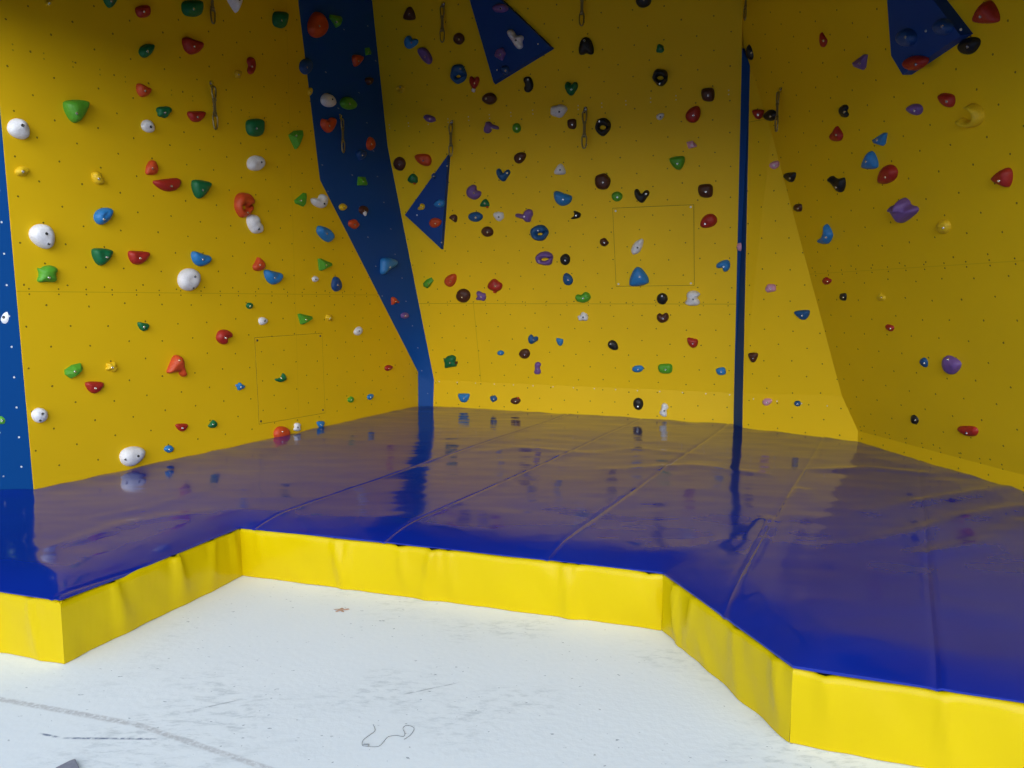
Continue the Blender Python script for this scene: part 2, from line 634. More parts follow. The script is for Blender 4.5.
cs = [i * 0.055 for i in range(-108, 62)]
for sc_ in seam_c:
    cs += [sc_ + e for e in (-0.035, -0.014, -0.005, 0.004, 0.012, 0.035)]
cut(snrm, sorted(cs))
lo = min(p.dot(sdir) for p in outline)
hi = max(p.dot(sdir) for p in outline)
cut(sdir, [lo + 0.055 * i for i in range(1, int((hi - lo) / 0.055) + 1)])
bmesh.ops.triangulate(bm, faces=[f for f in bm.faces if len(f.verts) > 4])
fl = list(zip(front[:-1], front[1:]))
bl = list(zip(back[:-1], back[1:]))
for v in bm.verts:
    p = V((v.co.x, v.co.y, 0))
    ef = min(seg_dist(p, a, c) for a, c in fl)
    eb = min(seg_dist(p, a, c) for a, c in bl)
    s, t = p.dot(snrm), p.dot(sdir)
    z = MATI
    z += 0.006 * noise.noise(V((p.x * 0.9, p.y * 0.9, 1.3)))
    # crinkles near the walls
    wb = math.exp(-(eb / 0.30) ** 2)
    z += wb * (0.010 * noise.noise(V((p.x * 4.5, p.y * 4.5, 5.0))) + 0.004)
    # long drag folds, strongest on the right-hand sheets
    wr = max(0.0, min(1.0, (s - 0.4) / 2.2))
    fold = noise.noise(V((p.dot(V((0.25, 0.97, 0))) * 1.35, p.dot(V((0.97, -0.25, 0))) * 0.5, 9.0)))
    z += (0.003 + 0.034 * wr) * max(0.0, fold + 0.05) ** 1.5
    z += 0.003 * noise.noise(V((s * 2.0, t * 5.0, 2.0)))
    for pts_, ch_, cw_ in CREASES:
        if min(abs(p.x - pts_[1].x), abs(p.y - pts_[1].y)) > 1.6:
            continue
        dd = min(seg_dist(p, V((a.x, a.y, 0)), V((c.x, c.y, 0))) for a, c in zip(pts_[:-1], pts_[1:]))
        if dd < 3 * cw_:
            z += 1.7 * ch_ * math.exp(-(dd / (0.75 * cw_)) ** 2) * (0.7 + 0.6 * noise.noise(p * 2.0))
    # seams: a shallow valley and a raised hem beside it
    for i, sc_ in enumerate(seam_c):
        d = s - sc_ - 0.010 * noise.noise(V((t * 0.8, i * 3.1, 0)))
        if abs(d) < 0.06:
            z += -0.005 * math.exp(-(d / 0.010) ** 2) + 0.0025 * math.exp(-((d - 0.022) / 0.018) ** 2)
    # rounded front edge
    if ef < 0.26:
        z -= 0.042 * (1 - ef / 0.26) ** 1.6
    v.co.z = z
edges = [e for e in bm.edges if e.is_boundary]
geo = bmesh.ops.extrude_edge_only(bm, edges=edges)
for v in geo['geom']:
    if isinstance(v, bmesh.types.BMVert):
        p = V((v.co.x, v.co.y, 0))
        v.co.z -= 0.008 + 0.010 * max(-0.6, noise.noise(p * 2.3))
cover = part('mat_cover', bm, M_VINYL, mat_root)
cover.data.set_sharp_from_angle(angle=math.radians(38))

# foam body inside, coloured near black to paint shade into the gaps
bm = bmesh.new()
cen = V((0, 6, 0))
inner = []
for i, p in enumerate(outline):
    a = outline[i - 1]
    c = outline[(i + 1) % len(outline)]
    d1 = (p - a).normalized()
    d2 = (c - p).normalized()
    n1, n2 = V((-d1.y, d1.x, 0)), V((-d2.y, d2.x, 0))
    mm = (n1 + n2).normalized()
    inner.append(p + mm * (0.035 / max(0.4, mm.dot(n1))))
prism(bm, [V((p.x, p.y, MATZ - 0.03)) for p in inner], V((0, 0, -(MATZ - 0.031))))
part('foam_core', bm, M_CORE, mat_root, smooth=False)


# yellow side panels, one per straight run, with hanging folds
def side_panel(a, c, i, cr):
    d = c - a
    ln = d.length
    d.normalize()
    n = V((d.y, -d.x, 0))            # outwards, towards the camera
    nu, nv = max(8, int(ln / 0.022)), 14
    bm = bmesh.new()
    grid = []
    for iv in range(nv + 1):
        row = []
        fv = iv / nv
        for iu in range(nu + 1):
            fu = iu / nu
            s = fu * ln
            edge = min(1.0, min(s, ln - s) / 0.10)
            off = 0.010 * math.sin(math.pi * fv) * edge
            off += edge * (0.020 * noise.noise(V((s * 2.6 + fv * 0.5, fv * 0.8, i * 7.0))) + 0.009 * noise.noise(V((s * 8.0 + fv * 1.1, fv * 1.5, i * 5.0))))
            for (cpos, cw, ca) in cr:            # creases that fan down from a pinch at the top
                dd = (s - cpos - 0.05 * (1 - fv) * (1 if ca > 0 else -1)) / (cw * (0.5 + 1.2 * (1 - fv)))
                off += 2.6 * abs(ca) * math.exp(-dd * dd) * (0.35 + 0.65 * fv)
            z = fv * (MATZ - 0.012)
            if iv == nv:
                z -= 0.016 * max(0.0, noise.noise(V((s * 2.2, i * 2.0, 3.0))) + 0.1)
                for (cpos, cw, ca) in cr:
                    z -= 0.010 * math.exp(-((s - cpos) / 0.03) ** 2)
                off -= 0.012
            if iv == 0:
                z = 0.002 + 0.004 * max(0, noise.noise(V((s * 3.0, i * 3.0, 8.0))))
            p = a + d * s + n * off
            row.append(bm.verts.new((p.x, p.y, z)))
        grid.append(row)
    # turn the top edge in under the cover
    tin = [bm.verts.new((v.co.x - n.x * 0.03, v.co.y - n.y * 0.03, v.co.z - 0.020)) for v in grid[-1]]
    grid.append(tin)
    for r0, r1_ in zip(grid[:-1], grid[1:]):
        for q in range(nu):
            bm.faces.new((r0[q], r0[q + 1], r1_[q + 1], r1_[q]))
    return part('side_panel', bm, M_SKIRT, mat_root)


creases = [[(3.35, 0.03, 0.010), (3.62, 0.02, 0.006)], [(0.28, 0.03, 0.008), (0.66, 0.04, 0.016), (0.95, 0.03, -0.007), (1.1, 0.025, 0.006)],
           [(0.12, 0.03, 0.005), (0.62, 0.02, 0.010), (0.72, 0.02, -0.006), (1.02, 0.02, 0.007), (1.22, 0.03, -0.012), (1.30, 0.02, 0.006), (1.93, 0.025, 0.011), (2.0, 0.02, -0.007), (2.36, 0.02, 0.005)],
           [(0.12, 0.02, 0.012), (0.3, 0.03, -0.006), (0.62, 0.05, 0.006), (0.9, 0.03, 0.007)], [(0.1, 0.03, 0.005), (0.47, 0.02, 0.008), (1.3, 0.03, 0.006)]]
for i, (a, c) in enumerate(fl):
    side_panel(a, c, i, creases[i])

# ------------------------------------------------------------------ flat panels let into the walls
M_GROOVE = plain('groove', (0.10, 0.06, 0.01), 0.9)


def hatch(pl, px, wallmat, label, screws_px, screw_mat, half=0.0035):
    c = [pl.hit(*p) for p in px]
    cen = sum(c, V()) / 4
    root = empty('access_panel', cen)
    tag(root, label, 'access panel')
    # thin groove outline, then the plate itself standing a hair proud
    bm = bmesh.new()
    prism(bm, [p + pl.n * 0.0012 for p in c], -pl.n * 0.001)
    part('groove', bm, M_GROOVE, root, False)
    bm = bmesh.new()
    pts = []
    for p in c:
        u, v = pl.uv(p - cen + pl.o)
        pts.append(cen + pl.t * (u - math.copysign(half, u)) + pl.v * (v - math.copysign(half, v)) + pl.n * 0.0022)
    prism(bm, pts, -pl.n * 0.0008)
    bmesh.ops.recalc_face_normals(bm, faces=bm.faces)
    uvl = bm.loops.layers.uv.new('panel')
    for f in bm.faces:
        for l in f.loops:
            l[uvl].uv = pl.uv(l.vert.co)
    for v in bm.verts:
        v.co -= cen
    link('plate', bm, wallmat, root, recalc=False)
    for s in screws_px:
        screw(pl.hit(*s) + pl.n * 0.0022, pl, root, 0.011, screw_mat)


def screw(p, pl, root, r, mat):
    bm = bmesh.new()
    bmesh.ops.create_cone(bm, cap_ends=True, segments=12, radius1=r, radius2=r * 0.75, depth=0.006)
    R = Matrix((pl.t, pl.v, pl.n)).transposed().to_4x4()
    bmesh.ops.transform(bm, matrix=Matrix.Translation(p + pl.n * 0.002) @ R, verts=bm.verts)
    return part('screw', bm, mat, root, False)


hatch(PM, [(616, 286.5), (694.5, 285.5), (694, 204.5), (612.5, 208)], M_WALL_M,
      'square yellow access panel with pale corner screws set into the middle wall',
      [(615.7, 211), (690.8, 207), (618.5, 284), (691, 283.3)], M_SCREW)
hatch(PL, [(259, 424.5), (325, 413), (322, 333), (254.5, 337.5)], M_WALL_L,
      'tall yellow access panel with dark corner screws low on the left wall',
      [(257, 340.5), (320, 336), (260.7, 421.3), (322.7, 410)], M_DARKBOLT, 0.0028)


# ------------------------------------------------------------------ blue volumes
def volume(pl, px, h, label, screws, inner=0.965):
    base = [pl.hit(*p, off=h * 0.5) for p in px]
    base = [p - pl.n * (p - pl.o).dot(pl.n) for p in base]
    cen = sum(base, V()) / len(base)
    root = empty('climbing_volume', cen)
    tag(root, label, 'climbing volume', 'blue plywood volumes')
    bm = bmesh.new()
    lo_ = [bm.verts.new(p - cen) for p in base]
    hi_ = [bm.verts.new((p - cen) * inner + pl.n * h) for p in base]
    n = len(px)
    bm.faces.new(hi_)
    bm.faces.new(list(reversed(lo_)))
    for i in range(n):
        bm.faces.new((lo_[i], lo_[(i + 1) % n], hi_[(i + 1) % n], hi_[i]))
    bmesh.ops.bevel(bm, geom=[e for e in bm.edges if e.calc_face_angle(0) > 0.2], offset=0.006, segments=2, affect='EDGES')
    bmesh.ops.recalc_face_normals(bm, faces=bm.faces)
    uvl = bm.loops.layers.uv.new('panel')
    for f in bm.faces:
        for l in f.loops:
            l[uvl].uv = pl.uv(l.vert.co)
    link('plywood_body', bm, M_VOL, root, recalc=False)
    pt = Plane(pl.o + pl.n * h, pl.n)
    for s in screws:
        screw(pt.hit(*s), pt, root, 0.008, M_SCREW)
    return pt


PV1 = volume(PM, [(494.5, 84.5), (553.5, 48.5), (503, 0), (478, -24), (463, -24), (470, 0)], 0.055,
             'blue triangular volume hanging point down near top of the middle wall', [(538, 44), (497, 70)])
PV2 = volume(PM, [(442.5, 250), (449.5, 153), (405, 215)], 0.05,
             'small blue triangular volume beside the blue corner strip on the middle wall', [(447, 166), (441.5, 242.5), (417, 215)])
PV3 = volume(PR, [(907, 76), (968, 35), (941, 0), (922, -25), (890, -25), (891, 0), (895, 56)], 0.07,
             'large blue pointed volume high on the right wall', [(961, 29.5), (926, 31)], 0.96)

# ------------------------------------------------------------------ climbing holds
def polar(fn, n=36):
    return [V((fn(2 * math.pi * i / n) * math.cos(2 * math.pi * i / n), fn(2 * math.pi * i / n) * math.sin(2 * math.pi * i / n))) for i in range(n)]


def smooth_poly(pts, it=3):
    pts = [V(p) for p in pts]
    for _ in range(it):
        o = []
        for i, p in enumerate(pts):
            q = pts[(i + 1) % len(pts)]
            o += [p * 0.75 + q * 0.25, p * 0.25 + q * 0.75]
        pts = o
    return pts


def sp(*c, it=2):
    return smooth_poly([(c[i], c[i + 1]) for i in range(0, len(c), 2)], it)


def blob(seed, amp=0.22, asp=1.0):
    def fn(t):
        return 1 + amp * 2 * noise.noise(V((math.cos(t) * 1.1 + seed * 7.3, math.sin(t) * 1.1, seed * 3.7)))
    return [V((p.x * asp, p.y)) for p in polar(fn)]


def arc_poly(r0, r1, a0, a1, n=16, taper=0.0):
    """a bent band: crescents, U and C shapes"""
    o, i_ = [], []
    for q in range(n + 1):
        f = q / n
        a = math.radians(a0 + (a1 - a0) * f)
        hw = (r1 - r0) / 2 * (1 - taper * abs(2 * f - 1) ** 2)
        if q in (0, n):
            hw *= 0.55
        rm = (r0 + r1) / 2
        o.append(V(((rm + hw) * math.cos(a), (rm + hw) * math.sin(a))))
        i_.append(V(((rm - hw) * math.cos(a), (rm - hw) * math.sin(a))))
    return o + list(reversed(i_))


def ring_poly(seed, hole, n=30, hx=0.0, hy=-0.1):
    o = blob(seed, 0.10)[:]
    h = [V((hx + hole * 1.3 * math.cos(-2 * math.pi * i / 14), hy + hole * 0.7 * math.sin(-2 * math.pi * i / 14))) for i in range(15)]
    return o + [o[0] * 1.0] + h       # keyhole outline


SH = {
    'round': lambda s: blob(s, 0.03), 'lump': lambda s: blob(s, 0.17), 'rough': lambda s: blob(s, 0.30),
    'oval': lambda s: blob(s, 0.04, 1.35), 'long': lambda s: blob(s, 0.08, 1.8),
    'egg': lambda s: polar(lambda t: 1.0) and [V((1.35 * math.cos(2 * math.pi * i / 36), math.sin(2 * math.pi * i / 36) * (1 - 0.22 * math.cos(2 * math.pi * i / 36)))) for i in range(36)],
    'tri': lambda s: sp(-0.92, 1, 0.92, 1, 1, 0.45, 0.72, -0.35, 0.28, -1, -0.25, -1, -0.72, -0.35, -1, 0.45),
    'cone': lambda s: sp(-1, 0.75, 0, 1, 1, 0.95, 0.9, 0.55, 0.1, -1, -0.1, -1, -0.95, 0.4, it=1),
    'triup': lambda s: sp(-0.95, -1, -1, -0.4, -0.5, 0.55, -0.12, 1, 0.35, 1, 0.75, 0.35, 1, -0.4, 0.9, -1),
    'hump': lambda s: sp(-0.9, -1, -1, -0.2, -0.65, 0.75, -0.1, 1, 0.5, 0.8, 0.95, 0.0, 1, -0.85, 0.5, -1, 0.05, -0.78, -0.4, -1),
    'half': lambda s: sp(-1, 0.9, -0.5, 0.95, 0.5, 0.95, 1, 0.9, 0.98, 0.2, 0.55, -0.8, 0, -1, -0.55, -0.8, -0.98, 0.2),
    'wedge': lambda s: sp(-1, 1, 0.2, 0.7, 1, 0.6, 1, -0.4, 0.3, -1, -0.4, -0.75, -0.9, 0.1),
    'square': lambda s: sp(-1, 0.8, -0.2, 1, 0.9, 1, 1, -0.2, 0.75, -1, -0.5, -0.95, -0.95, -0.4),
    'facet': lambda s: [V(p) for p in ((-1, 0.1), (-0.2, 0.75), (0.7, 1), (1, 0.3), (0.1, -0.75), (-0.35, -1), (-0.95, -0.5))],
    'facetri': lambda s: [V(p) for p in ((-1, 0.95), (-0.85, -0.9), (-0.55, -1), (1, -0.1), (0.9, 0.25), (-0.7, 1))],
    'tooth': lambda s: [V(p) for p in ((-1, -0.1), (0.55, 1), (1, 0.95), (0.75, -0.7), (0.5, -1), (-0.8, -0.55))],
    'trap': lambda s: [V(p) for p in ((-0.85, 1), (0.55, 0.9), (1, -0.6), (0.85, -1), (-0.95, -0.95), (-1, -0.6))],
    'kite': lambda s: [V(p) for p in ((-1, 0.5), (-0.2, 0.95), (0.9, 1), (1, 0.75), (0.1, -1), (-0.1, -1), (-0.95, 0.3))],
    'bean': lambda s: sp(-0.4, 1, 0.5, 1, 0.9, 0.5, 0.45, 0.05, 1, -0.5, 0.6, -1, -0.3, -1, -0.8, -0.5, -1, 0.3),
    'heart': lambda s: sp(-0.75, 1, -0.25, 0.85, 0, 0.5, 0.35, 0.9, 0.8, 0.9, 1, 0.3, 0.5, -0.6, 0, -1, -0.55, -0.7, -1, 0.2),
    'vee': lambda s: sp(-0.9, 1, -0.45, 1, -0.1, 0.1, 0.3, 0.8, 0.8, 0.85, 1, 0.3, 0.55, -0.35, 0.2, -1, -0.25, -1, -0.8, -0.4, -1, 0.4),
    'star': lambda s: sp(0.0, 1.0, 0.33, 0.7, 0.36, 0.42, 1, 0.25, 0.95, -0.15, 0.4, -0.6, 0.05, -0.85, -0.25, -1, -0.5, -0.75, -0.75, -0.15, -1, 0.2, -0.85, 0.5, -0.36, 0.5, -0.25, 0.95, it=1),
    'jug': lambda s: sp(-0.3, 0.95, 0.2, 1, 0.6, 0.6, 0.65, -0.15, 1, -0.75, 0.7, -1, 0.3, -0.75, 0.25, -0.45, -0.2, -0.6, -1, -0.65, -0.85, -0.2, -0.55, 0.4),
    'bigjug': lambda s: sp(-0.9, 0.9, 0.1, 1, 1, 0.65, 0.95, 0.1, 0.45, -0.3, -0.1, -0.55, -0.25, -0.95, -0.95, -1, -0.9, 0.1),
    'creature': lambda s: sp(-1, 0.75, -0.7, 0.55, -0.3, 0.9, 0.4, 1, 0.95, 0.7, 1, 0.2, 0.8, 0.0, 0.95, -0.5, 0.9, -1, 0, -0.9, -0.9, -1, -0.98, -0.6, -0.75, -0.1),
    'boot': lambda s: sp(-1, 0.8, -0.6, 1, -0.1, 0.55, 0.7, 0.75, 0.9, 0.7, 1, 0, 0.8, -0.8, 0.4, -1, 0, -0.7, -0.4, 0, -0.95, 0.3),
    'mitt': lambda s: sp(-0.85, 0.3, -0.95, 0.8, -0.5, 1, -0.2, 0.8, 0.1, 0.3, 0.75, 0.4, 1, 0.1, 0.75, -0.2, 0.9, -0.75, 0.55, -1, 0.1, -0.9, -0.3, -0.3),
    'comma': lambda s: sp(0.0, 1, 0.35, 0.95, 0.95, 0.2, 1, -0.3, 0.5, -0.95, -0.2, -1, -0.9, -0.85, -1, -0.5, -0.4, -0.3, 0.0, 0.2),
    'cres': lambda s: arc_poly(0.45, 1.0, 100, 360, 16, 0.3),
    'ring': lambda s: ring_poly(s, 0.32), 'ringtop': lambda s: ring_poly(s, 0.22, hy=-0.22),
    'drop': lambda s: sp(0.0, 1, 0.2, 0.95, 0.9, 0.15, 1, -0.4, 0.6, -0.95, -0.2, -1, -0.85, -0.75, -1, -0.15, -0.4, 0.4),
    'dumb': lambda s: sp(0.45, 1, 0.95, 0.8, 1, 0.1, 0.75, -0.55, 0.75, -0.95, 0.2, -1, -0.1, -0.55, -0.5, -0.4, -0.95, -0.2, -1, 0.3, -0.6, 0.3, -0.1, 0.15, 0.05, 0.7),
    'ridge': lambda s: sp(-0.75, 1, 0.1, 0.95, 0.6, 0.55, 0.55, 0.1, 0.95, -0.3, 0.9, -0.9, 0.3, -1, -0.4, -0.8, -0.8, -0.2, -0.95, 0.4),
    'bone': lambda s: sp(-0.3, 1, 0.5, 1, 1, 0.5, 0.5, 0.1, 0.9, -0.5, 0.7, -1, -0.5, -1, -0.9, -0.6, -0.5, -0.1, -0.7, 0.5),
    'slot': lambda s: sp(-1, 0.8, 0.6, 0.9, 1, 0.2, 0.95, -0.7, 0.55, -1, -0.2, -0.8, -0.9, 0.0),
}
FACETED = {'facet', 'facetri', 'tooth', 'trap', 'kite'}
WORD = {'round': 'round', 'lump': 'lumpy', 'rough': 'jagged', 'oval': 'oval', 'long': 'elongated', 'egg': 'egg-shaped', 'tri': 'triangular',
        'cone': 'cone-shaped', 'triup': 'triangular', 'hump': 'hump-shaped', 'half': 'half-moon', 'wedge': 'wedge-shaped', 'square': 'squarish', 'facet': 'faceted',
        'facetri': 'faceted triangular', 'tooth': 'tooth-shaped', 'trap': 'blocky', 'kite': 'spike-shaped', 'bean': 'bean-shaped', 'heart': 'heart-shaped',
        'vee': 'V-shaped', 'star': 'star-shaped', 'jug': 'hooked', 'bigjug': 'large hooked', 'creature': 'frog-like', 'boot': 'boot-shaped', 'mitt': 'mitten-shaped',
        'comma': 'crescent', 'cres': 'C-shaped', 'ring': 'ring-shaped', 'ringtop': 'ring-shaped', 'drop': 'teardrop', 'dumb': 'two-lobed', 'ridge': 'ridged',
        'bone': 'bone-shaped', 'slot': 'slanted'}
WALLS = {'L': (PL, 'left wall', 'climbing holds on the left wall'), 'E': (PE, 'blue end panel', 'climbing holds on the blue end panel'),
         'S': (PS0, 'blue corner strip', 'climbing holds on the blue corner strip'), 'M': (PM, 'middle wall', 'climbing holds on the middle wall'),
         'k': (PK, 'middle wall kick board', 'climbing holds on the middle wall'), 'P': (PP, 'narrow panel', 'climbing holds on the narrow panel'),
         'p': (PPK, 'narrow panel kick board', 'climbing holds on the narrow panel'), 'R': (PR, 'right wall', 'climbing holds on the right wall'),
         '1': (PV1, 'triangular volume atop middle wall', 'climbing holds on the blue volumes'), '2': (PV2, 'small triangular volume', 'climbing holds on the blue volumes'),
         '3': (PV3, 'large pointed volume', 'climbing holds on the blue volumes'), 'v': (PV, 'narrow blue reveal', 'climbing holds on the blue reveal')}
